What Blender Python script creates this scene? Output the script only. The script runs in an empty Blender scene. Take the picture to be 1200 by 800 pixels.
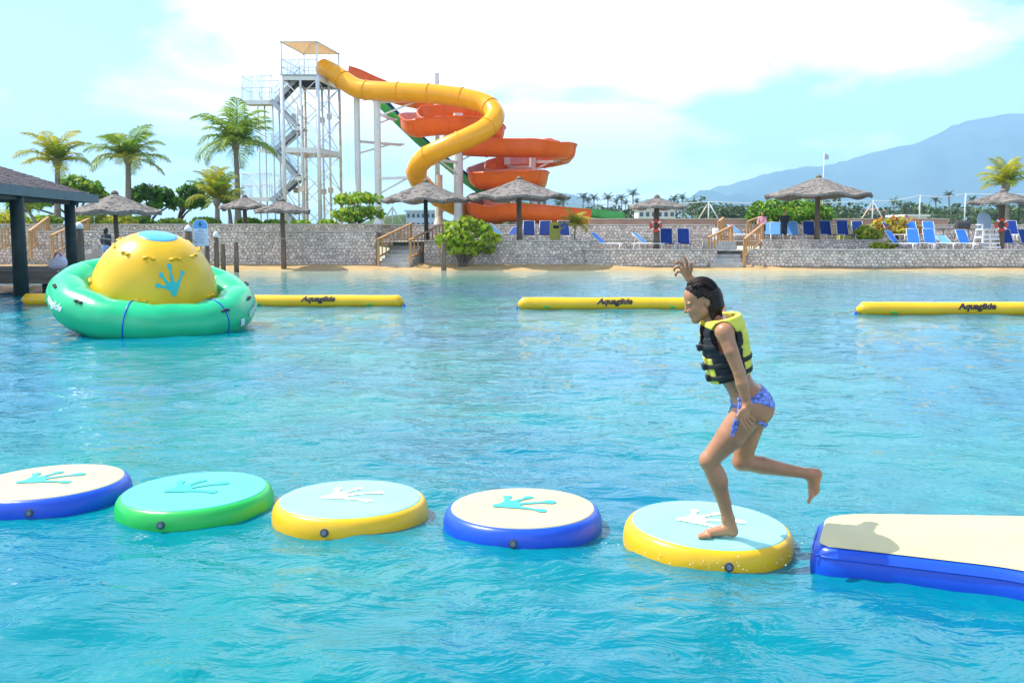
import bpy, bmesh, math, random
import numpy as np
from mathutils import Vector, Matrix

random.seed(7); rng = np.random.default_rng(7)
R = math.radians
scene = bpy.context.scene
C = scene.collection

# ------------------------------------------------------------------ camera
CAMZ, FPX = 1.8, 1150.0
PITCH = math.atan(128 / FPX); K = FPX / 940.0      # nominal depths below are scaled by K
cam_d = bpy.data.cameras.new('camera'); cam = bpy.data.objects.new('camera', cam_d); C.objects.link(cam)
cam.location = (0, 0, CAMZ); cam.rotation_euler = (R(90) - PITCH, 0, 0)
cam_d.sensor_width = 36; cam_d.lens = 36 * FPX / 1200; cam_d.clip_start = 0.1; cam_d.clip_end = 30000
scene.camera = cam

# ------------------------------------------------------------------ world, sun, exposure
SUN_EL, SUN_AZ = R(55), R(-72)          # azimuth from +Y towards +X: the sun stands left and a little beyond the pool
sun_dir = Vector((math.sin(SUN_AZ) * math.cos(SUN_EL), math.cos(SUN_AZ) * math.cos(SUN_EL), math.sin(SUN_EL)))
world = bpy.data.worlds.new('World'); scene.world = world; world.use_nodes = True
nt = world.node_tree; nt.nodes.clear()
N = nt.nodes.new; L = nt.links.new
out = N('ShaderNodeOutputWorld'); bg = N('ShaderNodeBackground'); sky = N('ShaderNodeTexSky')
sky.sky_type = 'NISHITA'; sky.sun_disc = False; sky.sun_elevation = SUN_EL; sky.sun_rotation = SUN_AZ
sky.air_density = 1.0; sky.dust_density = 0.6; sky.ozone_density = 0.6
tc = N('ShaderNodeTexCoord'); sep = N('ShaderNodeSeparateXYZ'); L(tc.outputs['Generated'], sep.inputs[0])
den = N('ShaderNodeMath'); den.operation = 'ADD'; den.inputs[1].default_value = 0.22
mx = N('ShaderNodeMath'); mx.operation = 'MAXIMUM'; mx.inputs[1].default_value = 0.0
L(sep.outputs['Z'], mx.inputs[0]); L(mx.outputs[0], den.inputs[0])
dx = N('ShaderNodeMath'); dx.operation = 'DIVIDE'; dy = N('ShaderNodeMath'); dy.operation = 'DIVIDE'
L(sep.outputs['X'], dx.inputs[0]); L(den.outputs[0], dx.inputs[1]); L(sep.outputs['Y'], dy.inputs[0]); L(den.outputs[0], dy.inputs[1])
comb = N('ShaderNodeCombineXYZ'); L(dx.outputs[0], comb.inputs[0]); L(dy.outputs[0], comb.inputs[1]); comb.inputs[2].default_value = 1.7
nz = N('ShaderNodeTexNoise'); nz.inputs['Scale'].default_value = 0.95; nz.inputs['Detail'].default_value = 9; nz.inputs['Roughness'].default_value = 0.56
nz.inputs['Distortion'].default_value = 0.25
L(comb.outputs[0], nz.inputs['Vector'])
rp = N('ShaderNodeValToRGB'); rp.color_ramp.elements[0].position = 0.46; rp.color_ramp.elements[1].position = 0.56
L(nz.outputs['Fac'], rp.inputs[0])
tint = N('ShaderNodeMix'); tint.data_type = 'RGBA'; tint.blend_type = 'MULTIPLY'; tint.inputs[0].default_value = 1.0
L(sky.outputs[0], tint.inputs[6]); tint.inputs[7].default_value = (0.92, 1.05, 1.05, 1)
mix = N('ShaderNodeMix'); mix.data_type = 'RGBA'
L(rp.outputs[0], mix.inputs[0]); L(tint.outputs[2], mix.inputs[6]); mix.inputs[7].default_value = (10.5, 10.7, 10.9, 1)
L(mix.outputs[2], bg.inputs['Color']); bg.inputs['Strength'].default_value = 0.13
L(bg.outputs[0], out.inputs['Surface'])
sl = bpy.data.lights.new('sun', 'SUN'); sl.energy = 4.2; sl.angle = R(0.5); sl.color = (1.0, 0.95, 0.87)
so = bpy.data.objects.new('sun', sl); C.objects.link(so); so.location = (-40, 20, 60)
so.rotation_euler = (-sun_dir).to_track_quat('-Z', 'Y').to_euler()
vs = scene.view_settings; vs.view_transform = 'Standard'; vs.look = 'None'; vs.exposure = 0.88; vs.gamma = 1; vs.use_curve_mapping = False

# ------------------------------------------------------------------ pixel <-> place helpers (photo pixels, 1200 x 800)
_cp, _sp = math.cos(PITCH), math.sin(PITCH)
def at(px, py, Y=None, z=None):
    cx, cy = (px - 600) / FPX, (400 - py) / FPX
    d = Vector((cx, cy * _sp + _cp, cy * _cp - _sp))
    t = Y * K / d.y if Y is not None else (z - CAMZ) / d.z
    return Vector((d.x * t, d.y * t, CAMZ + d.z * t))
def atY(px, py, y): return at(px, py, Y=y / K)
def ppm(y): return FPX / y            # pixels per metre, roughly

# ------------------------------------------------------------------ materials
def lin(c): return c / 12.92 if c <= 0.04045 else ((c + 0.055) / 1.055) ** 2.4
def rgb(r, g, b): return (lin(r / 255), lin(g / 255), lin(b / 255))
MATS = {}
def mat(name, col, rough=0.6, var=0.12, scale=6.0, bump=0.0, bscale=None, spec=0.5, metal=0.0, island=0.0, stretch=(1, 1, 1),
        trans=0.0, coat=0.0, alpha=1.0, sss=0.0, col2=None, detail=5):
    if name in MATS: return MATS[name]
    m = bpy.data.materials.new(name); m.use_nodes = True; t = m.node_tree; n = t.nodes.new; l = t.links.new
    b = t.nodes['Principled BSDF']; o = t.nodes['Material Output']
    tcd = n('ShaderNodeTexCoord'); mp = n('ShaderNodeMapping'); mp.inputs['Scale'].default_value = stretch
    l(tcd.outputs['Object'], mp.inputs[0])
    nzz = n('ShaderNodeTexNoise'); nzz.inputs['Scale'].default_value = scale; nzz.inputs['Detail'].default_value = detail
    l(mp.outputs[0], nzz.inputs['Vector'])
    c1 = tuple(max(0, c * (1 - var)) for c in col) + (1,)
    c2 = tuple(c * (1 + var) for c in (col2 or col)) + (1,)
    mr = n('ShaderNodeMapRange'); mr.inputs[1].default_value = 0.3; mr.inputs[2].default_value = 0.7
    l(nzz.outputs['Fac'], mr.inputs[0])
    mxx = n('ShaderNodeMix'); mxx.data_type = 'RGBA'; mxx.inputs[6].default_value = c1; mxx.inputs[7].default_value = c2
    l(mr.outputs[0], mxx.inputs[0]); last = mxx.outputs[2]
    if island:
        g = n('ShaderNodeNewGeometry'); hs = n('ShaderNodeHueSaturation')
        v = n('ShaderNodeMapRange'); v.inputs[3].default_value = 1 - island; v.inputs[4].default_value = 1 + island
        l(g.outputs['Random Per Island'], v.inputs[0]); l(v.outputs[0], hs.inputs['Value'])
        h = n('ShaderNodeMapRange'); h.inputs[3].default_value = 0.5 - island * 0.045; h.inputs[4].default_value = 0.5 + island * 0.045
        mu = n('ShaderNodeMath'); mu.operation = 'MULTIPLY'; mu.inputs[1].default_value = 7.31; fr = n('ShaderNodeMath'); fr.operation = 'FRACT'
        l(g.outputs['Random Per Island'], mu.inputs[0]); l(mu.outputs[0], fr.inputs[0]); l(fr.outputs[0], h.inputs[0]); l(h.outputs[0], hs.inputs['Hue'])
        l(last, hs.inputs['Color']); last = hs.outputs[0]
    l(last, b.inputs['Base Color'])
    b.inputs['Roughness'].default_value = rough; b.inputs['Metallic'].default_value = metal
    b.inputs['Specular IOR Level'].default_value = spec; b.inputs['Coat Weight'].default_value = coat
    b.inputs['Alpha'].default_value = alpha
    if sss:
        b.inputs['Subsurface Weight'].default_value = sss; b.inputs['Subsurface Radius'].default_value = (0.012, 0.005, 0.003); b.inputs['Subsurface Scale'].default_value = 1.0
    if bump:
        nb = n('ShaderNodeTexNoise'); nb.inputs['Scale'].default_value = bscale or scale * 4; nb.inputs['Detail'].default_value = 6
        l(mp.outputs[0], nb.inputs['Vector'])
        bp = n('ShaderNodeBump'); bp.inputs['Strength'].default_value = bump; bp.inputs['Distance'].default_value = 0.02
        l(nb.outputs['Fac'], bp.inputs['Height']); l(bp.outputs[0], b.inputs['Normal'])
    if trans:
        tr = n('ShaderNodeBsdfTranslucent'); l(last, tr.inputs[0]); ms = n('ShaderNodeMixShader'); ms.inputs[0].default_value = trans
        l(b.outputs[0], ms.inputs[1]); l(tr.outputs[0], ms.inputs[2]); l(ms.outputs[0], o.inputs['Surface'])
    MATS[name] = m
    return m
def plain(name, col, **k): return mat(name, col, **k)

# ------------------------------------------------------------------ mesh builder
WM = {}
def newobj(name, me, parent=None):
    o = bpy.data.objects.new(name, me); C.objects.link(o)
    if parent is not None: o.parent = parent
    return o
def tag(o, label, cat, group=None):
    o['label'] = label; o['category'] = cat
    if group: o['group'] = group
    return o
def thing(name, label, cat, loc=(0, 0, 0), rot=(0, 0, 0), group=None):
    o = newobj(name, None); o.location = loc; o.rotation_euler = rot; o.empty_display_size = 0.2
    tag(o, label, cat, group)
    WM[o] = Matrix.LocRotScale(Vector(loc), __import__('mathutils').Euler(rot), None)
    return o
def structure(o): o['kind'] = 'structure'; return o
def stuff(o): o['kind'] = 'stuff'; return o

class MB:
    def __init__(s): s.v = []; s.f = []; s.m = []; s.mi = 0
    def add(s, vs, fs):
        o = len(s.v); s.v.extend([tuple(v) for v in vs])
        s.f.extend([tuple(i + o for i in f) for f in fs]); s.m.extend([s.mi] * len(fs)); return s
    def box(s, c, d, rz=0.0, ax=None, taper=1.0):
        x, y, z = d[0] / 2, d[1] / 2, d[2] / 2; c = Vector(c)
        P = [Vector((a * x * (taper if w > 0 else 1), b * y * (taper if w > 0 else 1), w * z)) for w in (-1, 1) for b in (-1, 1) for a in (-1, 1)]
        if ax is not None: P = [ax @ p for p in P]
        elif rz:
            M = Matrix.Rotation(rz, 3, 'Z'); P = [M @ p for p in P]
        s.add([c + p for p in P], [(0, 2, 3, 1), (4, 5, 7, 6), (0, 1, 5, 4), (2, 6, 7, 3), (0, 4, 6, 2), (1, 3, 7, 5)]); return s
    def bar(s, a, b, w, h, up=(0, 0, 1)):
        a, b = Vector(a), Vector(b); d = b - a; l = d.length; d = d / l; u = Vector(up)
        if abs(d.dot(u)) > 0.98: u = Vector((0, 1, 0))
        x = d.cross(u).normalized(); z = x.cross(d)
        s.box((a + b) / 2, (w, l, h), ax=Matrix((x, d, z)).transposed()); return s
    def tube(s, pts, r, seg=8, caps=True, closed=False, up=None):
        pts = [Vector(p) for p in pts]; n = len(pts); r = r if hasattr(r, '__len__') else [r] * n
        V = []; F = []; prev = None
        for i, p in enumerate(pts):
            if closed: d = pts[(i + 1) % n] - pts[i - 1]
            else: d = pts[min(i + 1, n - 1)] - pts[max(i - 1, 0)]
            d.normalize()
            if prev is None:
                u = Vector(up) if up else (Vector((0, 0, 1)) if abs(d.z) < 0.9 else Vector((1, 0, 0)))
                x = d.cross(u).normalized()
            else:
                x = (prev - d * prev.dot(d)).normalized()
            prev = x; y = d.cross(x)
            for k in range(seg):
                a = 2 * math.pi * k / seg; V.append(p + (x * math.cos(a) + y * math.sin(a)) * r[i])
        m = n if closed else n - 1
        for i in range(m):
            for k in range(seg):
                a = i * seg + k; b = i * seg + (k + 1) % seg; c = ((i + 1) % n) * seg + (k + 1) % seg; e = ((i + 1) % n) * seg + k
                F.append((a, b, c, e))
        if caps and not closed:
            F.append(tuple(range(seg - 1, -1, -1))); F.append(tuple((n - 1) * seg + k for k in range(seg)))
        s.add(V, F); return s
    def lathe(s, prof, seg=24, c=(0, 0, 0), close_top=True, close_bot=True):
        V = []; F = []; c = Vector(c)
        for (r, z) in prof:
            for k in range(seg):
                a = 2 * math.pi * k / seg; V.append(c + Vector((r * math.cos(a), r * math.sin(a), z)))
        for i in range(len(prof) - 1):
            for k in range(seg):
                k2 = (k + 1) % seg; F.append((i * seg + k, i * seg + k2, (i + 1) * seg + k2, (i + 1) * seg + k))
        if close_bot: F.append(tuple(range(seg - 1, -1, -1)))
        if close_top: F.append(tuple((len(prof) - 1) * seg + k for k in range(seg)))
        s.add(V, F); return s
    def ball(s, c, r, seg=12, rings=8):
        r = r if hasattr(r, '__len__') else (r, r, r); c = Vector(c); V = []; F = []
        for i in range(1, rings):
            t = math.pi * i / rings
            for k in range(seg):
                a = 2 * math.pi * k / seg; V.append(c + Vector((r[0] * math.sin(t) * math.cos(a), r[1] * math.sin(t) * math.sin(a), -r[2] * math.cos(t))))
        b = len(V); V += [c - Vector((0, 0, r[2])), c + Vector((0, 0, r[2]))]
        for i in range(rings - 2):
            for k in range(seg):
                k2 = (k + 1) % seg; F.append((i * seg + k, i * seg + k2, (i + 1) * seg + k2, (i + 1) * seg + k))
        for k in range(seg):
            k2 = (k + 1) % seg; F.append((b, k2, k)); F.append((b + 1, (rings - 2) * seg + k, (rings - 2) * seg + k2))
        s.add(V, F); return s
    def prism(s, poly, z0, z1):
        n = len(poly); V = [(p[0], p[1], z0) for p in poly] + [(p[0], p[1], z1) for p in poly]
        F = [tuple(range(n - 1, -1, -1)), tuple(range(n, 2 * n))] + [(i, (i + 1) % n, n + (i + 1) % n, n + i) for i in range(n)]
        s.add(V, F); return s
    def mesh(s, name, mats, smooth=False, inv=None):
        me = bpy.data.meshes.new(name)
        V = s.v if inv is None else [tuple(inv @ Vector(v)) for v in s.v]
        me.from_pydata(V, [], s.f)
        for m in (mats if isinstance(mats, (list, tuple)) else [mats]): me.materials.append(m)
        if len(me.materials) > 1: me.polygons.foreach_set('material_index', s.m)
        if smooth: me.polygons.foreach_set('use_smooth', [True] * len(me.polygons))
        me.update(); return me
    def build(s, name, mats, parent=None, smooth=False, world=True):
        inv = None
        if parent is not None:
            root = parent
            while root.parent is not None: root = root.parent
            if world and root in WM: inv = WM[root].inverted()
        me = s.mesh(name, mats, smooth, inv); o = newobj(name, me, parent)
        if smooth == 'auto' or smooth == 2:
            me.polygons.foreach_set('use_smooth', [True] * len(me.polygons)); me.set_sharp_from_angle(angle=R(40))
        return o
def npmesh(name, V, F, m, parent=None, smooth=True):
    me = bpy.data.meshes.new(name); me.from_pydata(np.asarray(V).tolist(), [], np.asarray(F).tolist())
    for q in (m if isinstance(m, (list, tuple)) else [m]): me.materials.append(q)
    if smooth: me.polygons.foreach_set('use_smooth', [True] * len(me.polygons))
    me.update(); return newobj(name, me, parent)
def catmull(P, n=8, closed=False):
    P = [Vector(p) for p in P]; o = []
    m = len(P) if closed else len(P) - 1
    for i in range(m):
        if closed: a, b, c, d = P[i - 1], P[i], P[(i + 1) % len(P)], P[(i + 2) % len(P)]
        else: a, b, c, d = P[max(i - 1, 0)], P[i], P[i + 1], P[min(i + 2, len(P) - 1)]
        for k in range(n):
            t = k / n; o.append(0.5 * ((2 * b) + (c - a) * t + (2 * a - 5 * b + 4 * c - d) * t * t + (3 * b - a - 3 * c + d) * t ** 3))
    if not closed: o.append(P[-1])
    return o
def link_copy(o, parent):
    c = o.copy(); C.objects.link(c); c.parent = parent; return c
def copy_thing(root, loc, rz, label, group=None):
    r = root.copy(); C.objects.link(r); r.location = loc; r.rotation_euler = (0, 0, rz); r['label'] = label
    if group: r['group'] = group
    for ch in list(root.children):
        c = link_copy(ch, r)
        for g in ch.children: link_copy(g, c)
    return r

# ------------------------------------------------------------------ implicit surfaces (bodies, clothes)
def _smin(a, b, k):
    if k <= 0: return np.minimum(a, b)
    h = np.maximum(k - np.abs(a - b), 0) / k
    return np.minimum(a, b) - h * h * k * 0.25
class SDF:
    def __init__(s): s.p = []
    def rc(s, a, b, r1, r2=None, k=0.02, sub=False):
        s.p.append(('rc', np.array(a, float), np.array(b, float), r1, r1 if r2 is None else r2, k, sub)); return s
    def chain(s, pts, rs, k=0.02):
        for i in range(len(pts) - 1): s.rc(pts[i], pts[i + 1], rs[i], rs[i + 1], k if i == 0 else min(k, 0.012))
        return s
    def el(s, c, r, ax=None, k=0.02, sub=False):
        s.p.append(('el', np.array(c, float), np.array(r, float), np.eye(3) if ax is None else np.array(ax, float), None, k, sub)); return s
    def field(s, lo, hi, h):
        lo = np.array(lo, float); hi = np.array(hi, float); n = np.ceil((hi - lo) / h).astype(int) + 1
        D = np.full(n, 0.5, np.float32); ax = [lo[i] + h * np.arange(n[i]) for i in range(3)]
        for t in s.p:
            k = t[5]; pad = k + 4 * h
            if t[0] == 'rc':
                rm = max(t[3], t[4]) + pad; bl = np.minimum(t[1], t[2]) - rm; bh = np.maximum(t[1], t[2]) + rm
            else:
                rm = max(t[2]) + pad; bl = t[1] - rm; bh = t[1] + rm
            i0 = np.clip(((bl - lo) / h).astype(int), 0, n - 1); i1 = np.clip(((bh - lo) / h).astype(int) + 2, 0, n)
            if (i1 <= i0).any(): continue
            sl_ = tuple(slice(a, b) for a, b in zip(i0, i1))
            X = ax[0][sl_[0]][:, None, None]; Y = ax[1][sl_[1]][None, :, None]; Z = ax[2][sl_[2]][None, None, :]
            if t[0] == 'rc':
                a, b = t[1], t[2]; ba = b - a; L2 = max(ba @ ba, 1e-12)
                q = np.clip(((X - a[0]) * ba[0] + (Y - a[1]) * ba[1] + (Z - a[2]) * ba[2]) / L2, 0, 1)
                d = np.sqrt((X - a[0] - q * ba[0]) ** 2 + (Y - a[1] - q * ba[1]) ** 2 + (Z - a[2] - q * ba[2]) ** 2) - (t[3] + (t[4] - t[3]) * q)
            else:
                c, r, M = t[1], t[2], t[3]
                u = [((X - c[0]) * M[i][0] + (Y - c[1]) * M[i][1] + (Z - c[2]) * M[i][2]) for i in range(3)]
                k0 = np.sqrt(sum((u[i] / r[i]) ** 2 for i in range(3))); k1 = np.sqrt(sum((u[i] / r[i] ** 2) ** 2 for i in range(3)))
                d = k0 * (k0 - 1) / np.maximum(k1, 1e-6)
            if t[6]: D[sl_] = -_smin(-D[sl_], d, k)
            else: D[sl_] = _smin(D[sl_], d, k)
        return D, ax
def nets(D, lo, h):
    S = D < 0; nx, ny, nz_ = D.shape
    cnt = sum(S[i:nx - 1 + i, j:ny - 1 + j, k:nz_ - 1 + k].astype(np.int8) for i in (0, 1) for j in (0, 1) for k in (0, 1))
    idx = np.argwhere((cnt > 0) & (cnt < 8)); n = len(idx)
    ID = np.full((nx - 1, ny - 1, nz_ - 1), -1, np.int64); ID[tuple(idx.T)] = np.arange(n)
    acc = np.zeros((n, 3)); w = np.zeros(n)
    cs = [(i, j, k) for i in (0, 1) for j in (0, 1) for k in (0, 1)]
    val = {c: D[idx[:, 0] + c[0], idx[:, 1] + c[1], idx[:, 2] + c[2]].astype(float) for c in cs}
    for a in cs:
        for d in range(3):
            if a[d]: continue
            b = list(a); b[d] = 1; b = tuple(b); va, vb = val[a], val[b]; m = (va < 0) != (vb < 0)
            t = va[m] / (va[m] - vb[m]); p = np.tile(np.array(a, float), (m.sum(), 1)); p[:, d] += t; acc[m] += p; w[m] += 1
    V = np.array(lo) + h * (idx + acc / w[:, None])
    Q = []
    for d in range(3):
        e = [0, 0, 0]; e[d] = 1
        A = S[:nx - e[0], :ny - e[1], :nz_ - e[2]]; B = S[e[0]:, e[1]:, e[2]:]
        o1, o2 = [(1, 2), (2, 0), (0, 1)][d]
        P = np.argwhere(A != B); ok = (P[:, o1] > 0) & (P[:, o2] > 0) & (P[:, o1] < D.shape[o1] - 1) & (P[:, o2] < D.shape[o2] - 1); P = P[ok]
        fl = A[tuple(P.T)]
        def g(a, b):
            q = P.copy(); q[:, o1] -= a; q[:, o2] -= b; return ID[tuple(q.T)]
        q = np.stack([g(1, 1), g(0, 1), g(0, 0), g(1, 0)], 1); q[~fl] = q[~fl][:, ::-1]; Q.append(q)
    Q = np.concatenate(Q); return V, Q
def sdf_obj(name, sdf, lo, hi, h, m, parent=None, post=None):
    D, ax = sdf.field(lo, hi, h)
    if post is not None: D = post(D, ax[0][:, None, None], ax[1][None, :, None], ax[2][None, None, :])
    V, Q = nets(D, lo, h)
    if parent is not None and parent in WM: V = V - np.array(WM[parent].translation)
    elif parent is not None and parent.parent in WM: V = V - np.array(WM[parent.parent].translation)
    return npmesh(name, V, Q, m, parent)
# snapped grid: a flat outline with smooth edges from a 2D distance function
def snap_shape(fn, lo, hi, h):
    nx, ny = int((hi[0] - lo[0]) / h) + 1, int((hi[1] - lo[1]) / h) + 1
    X, Y = np.meshgrid(lo[0] + h * np.arange(nx), lo[1] + h * np.arange(ny), indexing='ij')
    d = fn(X, Y); ins = d < 0
    cell = ins[:-1, :-1] | ins[1:, :-1] | ins[:-1, 1:] | ins[1:, 1:]
    e = 1e-4; gx = (fn(X + e, Y) - fn(X - e, Y)) / (2 * e); gy = (fn(X, Y + e) - fn(X, Y - e)) / (2 * e)
    g2 = np.maximum(gx ** 2 + gy ** 2, 0.05); X2 = np.where(ins, X, X - d * gx / g2); Y2 = np.where(ins, Y, Y - d * gy / g2)
    ID = {}; V = []; F = []
    def vid(i, j):
        if (i, j) not in ID: ID[(i, j)] = len(V); V.append((X2[i, j], Y2[i, j]))
        return ID[(i, j)]
    for i, j in np.argwhere(cell): F.append((vid(i, j), vid(i + 1, j), vid(i + 1, j + 1), vid(i, j + 1)))
    return V, F
def frog_hand(X, Y):
    # palm near the origin, four toes with round tips spreading towards +Y
    def cone(a, b, r1, r2):
        ba = (b[0] - a[0], b[1] - a[1]); q = np.clip(((X - a[0]) * ba[0] + (Y - a[1]) * ba[1]) / (ba[0] ** 2 + ba[1] ** 2), 0, 1)
        return np.sqrt((X - a[0] - q * ba[0]) ** 2 + (Y - a[1] - q * ba[1]) ** 2) - (r1 + (r2 - r1) * q)
    d = cone((0, -0.18), (0, 0.05), 0.11, 0.20)
    for tip, r in (((-0.62, 0.12), 0.10), ((-0.50, 0.55), 0.10), ((-0.08, 0.92), 0.125), ((0.50, 0.62), 0.105)):
        base = (tip[0] * 0.25, 0.02 + tip[1] * 0.1)
        d = _smin(d, cone(base, (tip[0] * 0.86, tip[1] * 0.86), 0.085, 0.035), 0.10)
        d = _smin(d, cone((tip[0] * 0.93, tip[1] * 0.93), tip, r * 0.8, r), 0.06)
    return d
def text_geo(body, size, shear=0.3, offset=0.01, cuts=1):
    cu = bpy.data.curves.new('lettering', 'FONT'); cu.body = body; cu.size = size; cu.shear = shear; cu.offset = offset
    cu.align_x = 'CENTER'; cu.align_y = 'CENTER'; cu.resolution_u = 3
    o = bpy.data.objects.new('lettering', cu); C.objects.link(o)
    dg = bpy.context.evaluated_depsgraph_get(); dg.update(); me = bpy.data.meshes.new_from_object(o.evaluated_get(dg))
    bm = bmesh.new(); bm.from_mesh(me); bmesh.ops.triangulate(bm, faces=bm.faces[:])
    if cuts: bmesh.ops.subdivide_edges(bm, edges=bm.edges[:], cuts=cuts, use_grid_fill=True)
    bm.verts.index_update(); V = [tuple(v.co) for v in bm.verts]; F = [tuple(v.index for v in f.verts) for f in bm.faces]
    bm.free(); bpy.data.objects.remove(o); bpy.data.curves.remove(cu); bpy.data.meshes.remove(me); return V, F
# ================================================================== THE SETTING
# ---- water
def water_material():
    m = bpy.data.materials.new('pool_water'); m.use_nodes = True; t = m.node_tree; n = t.nodes.new; l = t.links.new
    b = t.nodes['Principled BSDF']; tc_ = n('ShaderNodeTexCoord'); sp = n('ShaderNodeSeparateXYZ'); l(tc_.outputs['Object'], sp.inputs[0])
    big = n('ShaderNodeTexNoise'); big.inputs['Scale'].default_value = 0.22; big.inputs['Detail'].default_value = 3; l(tc_.outputs['Object'], big.inputs['Vector'])
    deep = n('ShaderNodeMix'); deep.data_type = 'RGBA'
    deep.inputs[6].default_value = (0.000, 0.200, 0.205, 1); deep.inputs[7].default_value = (0.000, 0.150, 0.235, 1)
    mr0 = n('ShaderNodeMapRange'); mr0.inputs[1].default_value = 0.38; mr0.inputs[2].default_value = 0.62; l(big.outputs['Fac'], mr0.inputs[0]); l(mr0.outputs[0], deep.inputs[0])
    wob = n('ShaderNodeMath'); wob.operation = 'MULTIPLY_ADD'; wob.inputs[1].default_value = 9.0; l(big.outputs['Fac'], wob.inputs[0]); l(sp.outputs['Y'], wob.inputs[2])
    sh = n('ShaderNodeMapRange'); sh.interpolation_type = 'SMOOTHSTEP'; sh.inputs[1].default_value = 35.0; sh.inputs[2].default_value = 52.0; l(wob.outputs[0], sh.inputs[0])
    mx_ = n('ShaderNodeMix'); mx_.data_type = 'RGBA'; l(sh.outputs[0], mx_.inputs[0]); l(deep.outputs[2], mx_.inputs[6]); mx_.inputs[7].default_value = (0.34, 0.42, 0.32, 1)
    l(mx_.outputs[2], b.inputs['Base Color']); b.inputs['Roughness'].default_value = 0.03; b.inputs['IOR'].default_value = 1.33; b.inputs['Specular IOR Level'].default_value = 0.36
    mp = n('ShaderNodeMapping'); mp.inputs['Scale'].default_value = (0.75, 1.25, 1); l(tc_.outputs['Object'], mp.inputs[0])
    n1 = n('ShaderNodeTexNoise'); n1.inputs['Scale'].default_value = 3.2; n1.inputs['Detail'].default_value = 4; n1.inputs['Roughness'].default_value = 0.55; n1.inputs['Distortion'].default_value = 0.6; l(mp.outputs[0], n1.inputs['Vector'])
    n2 = n('ShaderNodeTexNoise'); n2.inputs['Scale'].default_value = 11.0; n2.inputs['Detail'].default_value = 3; n2.inputs['Distortion'].default_value = 0.4; l(mp.outputs[0], n2.inputs['Vector'])
    b1 = n('ShaderNodeBump'); b1.inputs['Strength'].default_value = 0.42; b1.inputs['Distance'].default_value = 0.10; l(n1.outputs['Fac'], b1.inputs['Height'])
    b2 = n('ShaderNodeBump'); b2.inputs['Strength'].default_value = 0.28; b2.inputs['Distance'].default_value = 0.022; l(n2.outputs['Fac'], b2.inputs['Height']); l(b1.outputs[0], b2.inputs['Normal'])
    l(b2.outputs[0], b.inputs['Normal']); return m
ys = [-25.0, -12, -6, -3, -1.2, 0.0]
y = 0.6
while y < 42 * K: ys.append(y); y += max(0.018, y * 0.0105)
ys = np.array(ys); tt = np.linspace(-5.1, 5.1, 640); xs = 0.85 * np.sinh(tt)
XX, YY = np.meshgrid(xs, ys, indexing='ij'); ZZ = np.zeros_like(XX)
wr = np.random.default_rng(3)
cell = np.maximum(0.85 * np.sqrt(1 + (XX / 0.85) ** 2) * 10.2 / 640, np.maximum(0.018, np.abs(YY) * 0.0105))
for i in range(46):
    lam = 0.16 * (1.9 / 0.16) ** (i / 45.0) * wr.uniform(0.9, 1.1); th = wr.normal(1.25, 0.75); kx, ky = math.cos(th), math.sin(th)
    ph = wr.uniform(0, 6.28); amp = 0.0030 * lam ** 0.9 * wr.uniform(0.6, 1.3); k = 2 * math.pi / lam
    warp = 0.35 * lam * np.sin(0.8 * XX / lam * 0.3 + ph * 2 + 0.27 * YY / lam)
    fade = np.clip(lam / (cell * 3.2) - 1, 0, 1)
    s_ = np.sin(k * (kx * XX + ky * YY) + ph + k * warp * 0.5)
    ZZ += amp * fade * (1 - 2 * np.abs(s_) ** 1.0 if i % 3 == 0 else s_)
nX, nY = XX.shape
V = np.stack([XX.ravel(), YY.ravel(), ZZ.ravel()], 1)
ii = (np.arange(nX - 1)[:, None] * nY + np.arange(nY - 1)[None, :]).ravel()
F = np.stack([ii, ii + nY, ii + nY + 1, ii + 1], 1)
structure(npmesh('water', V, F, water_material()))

# ---- sand beach
M_sand = mat('beach_sand', (0.44, 0.30, 0.145), rough=0.95, var=0.16, scale=1.3, bump=0.35, bscale=28, spec=0.1)
bx_ = np.linspace(-80, 80, 180); by_ = K * np.array([30, 34, 36.5, 37.6, 38.2, 38.6, 39.0, 39.5, 40.2, 42.0])
bz_ = np.array([-1.2, -0.7, -0.28, -0.09, 0.02, 0.10, 0.17, 0.24, 0.28, 0.30])
BX, BY = np.meshgrid(bx_, by_, indexing='ij')
wav = 0.8 * np.sin(bx_ * 0.23 + 1.0) + 0.4 * np.sin(bx_ * 0.61 + 0.3) + 0.2 * np.sin(bx_ * 1.7)
BZ = np.interp(BY + 0.35 * wav[:, None] * (BY < 39.3 * K), by_, bz_) + 0.015 * np.sin(BX * 3 + BY * 5)
V = np.stack([BX.ravel(), BY.ravel(), BZ.ravel()], 1); nY = len(by_)
ii = (np.arange(len(bx_) - 1)[:, None] * nY + np.arange(nY - 1)[None, :]).ravel()
structure(npmesh('beach', V, np.stack([ii, ii + nY, ii + nY + 1, ii + 1], 1), M_sand))

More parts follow.
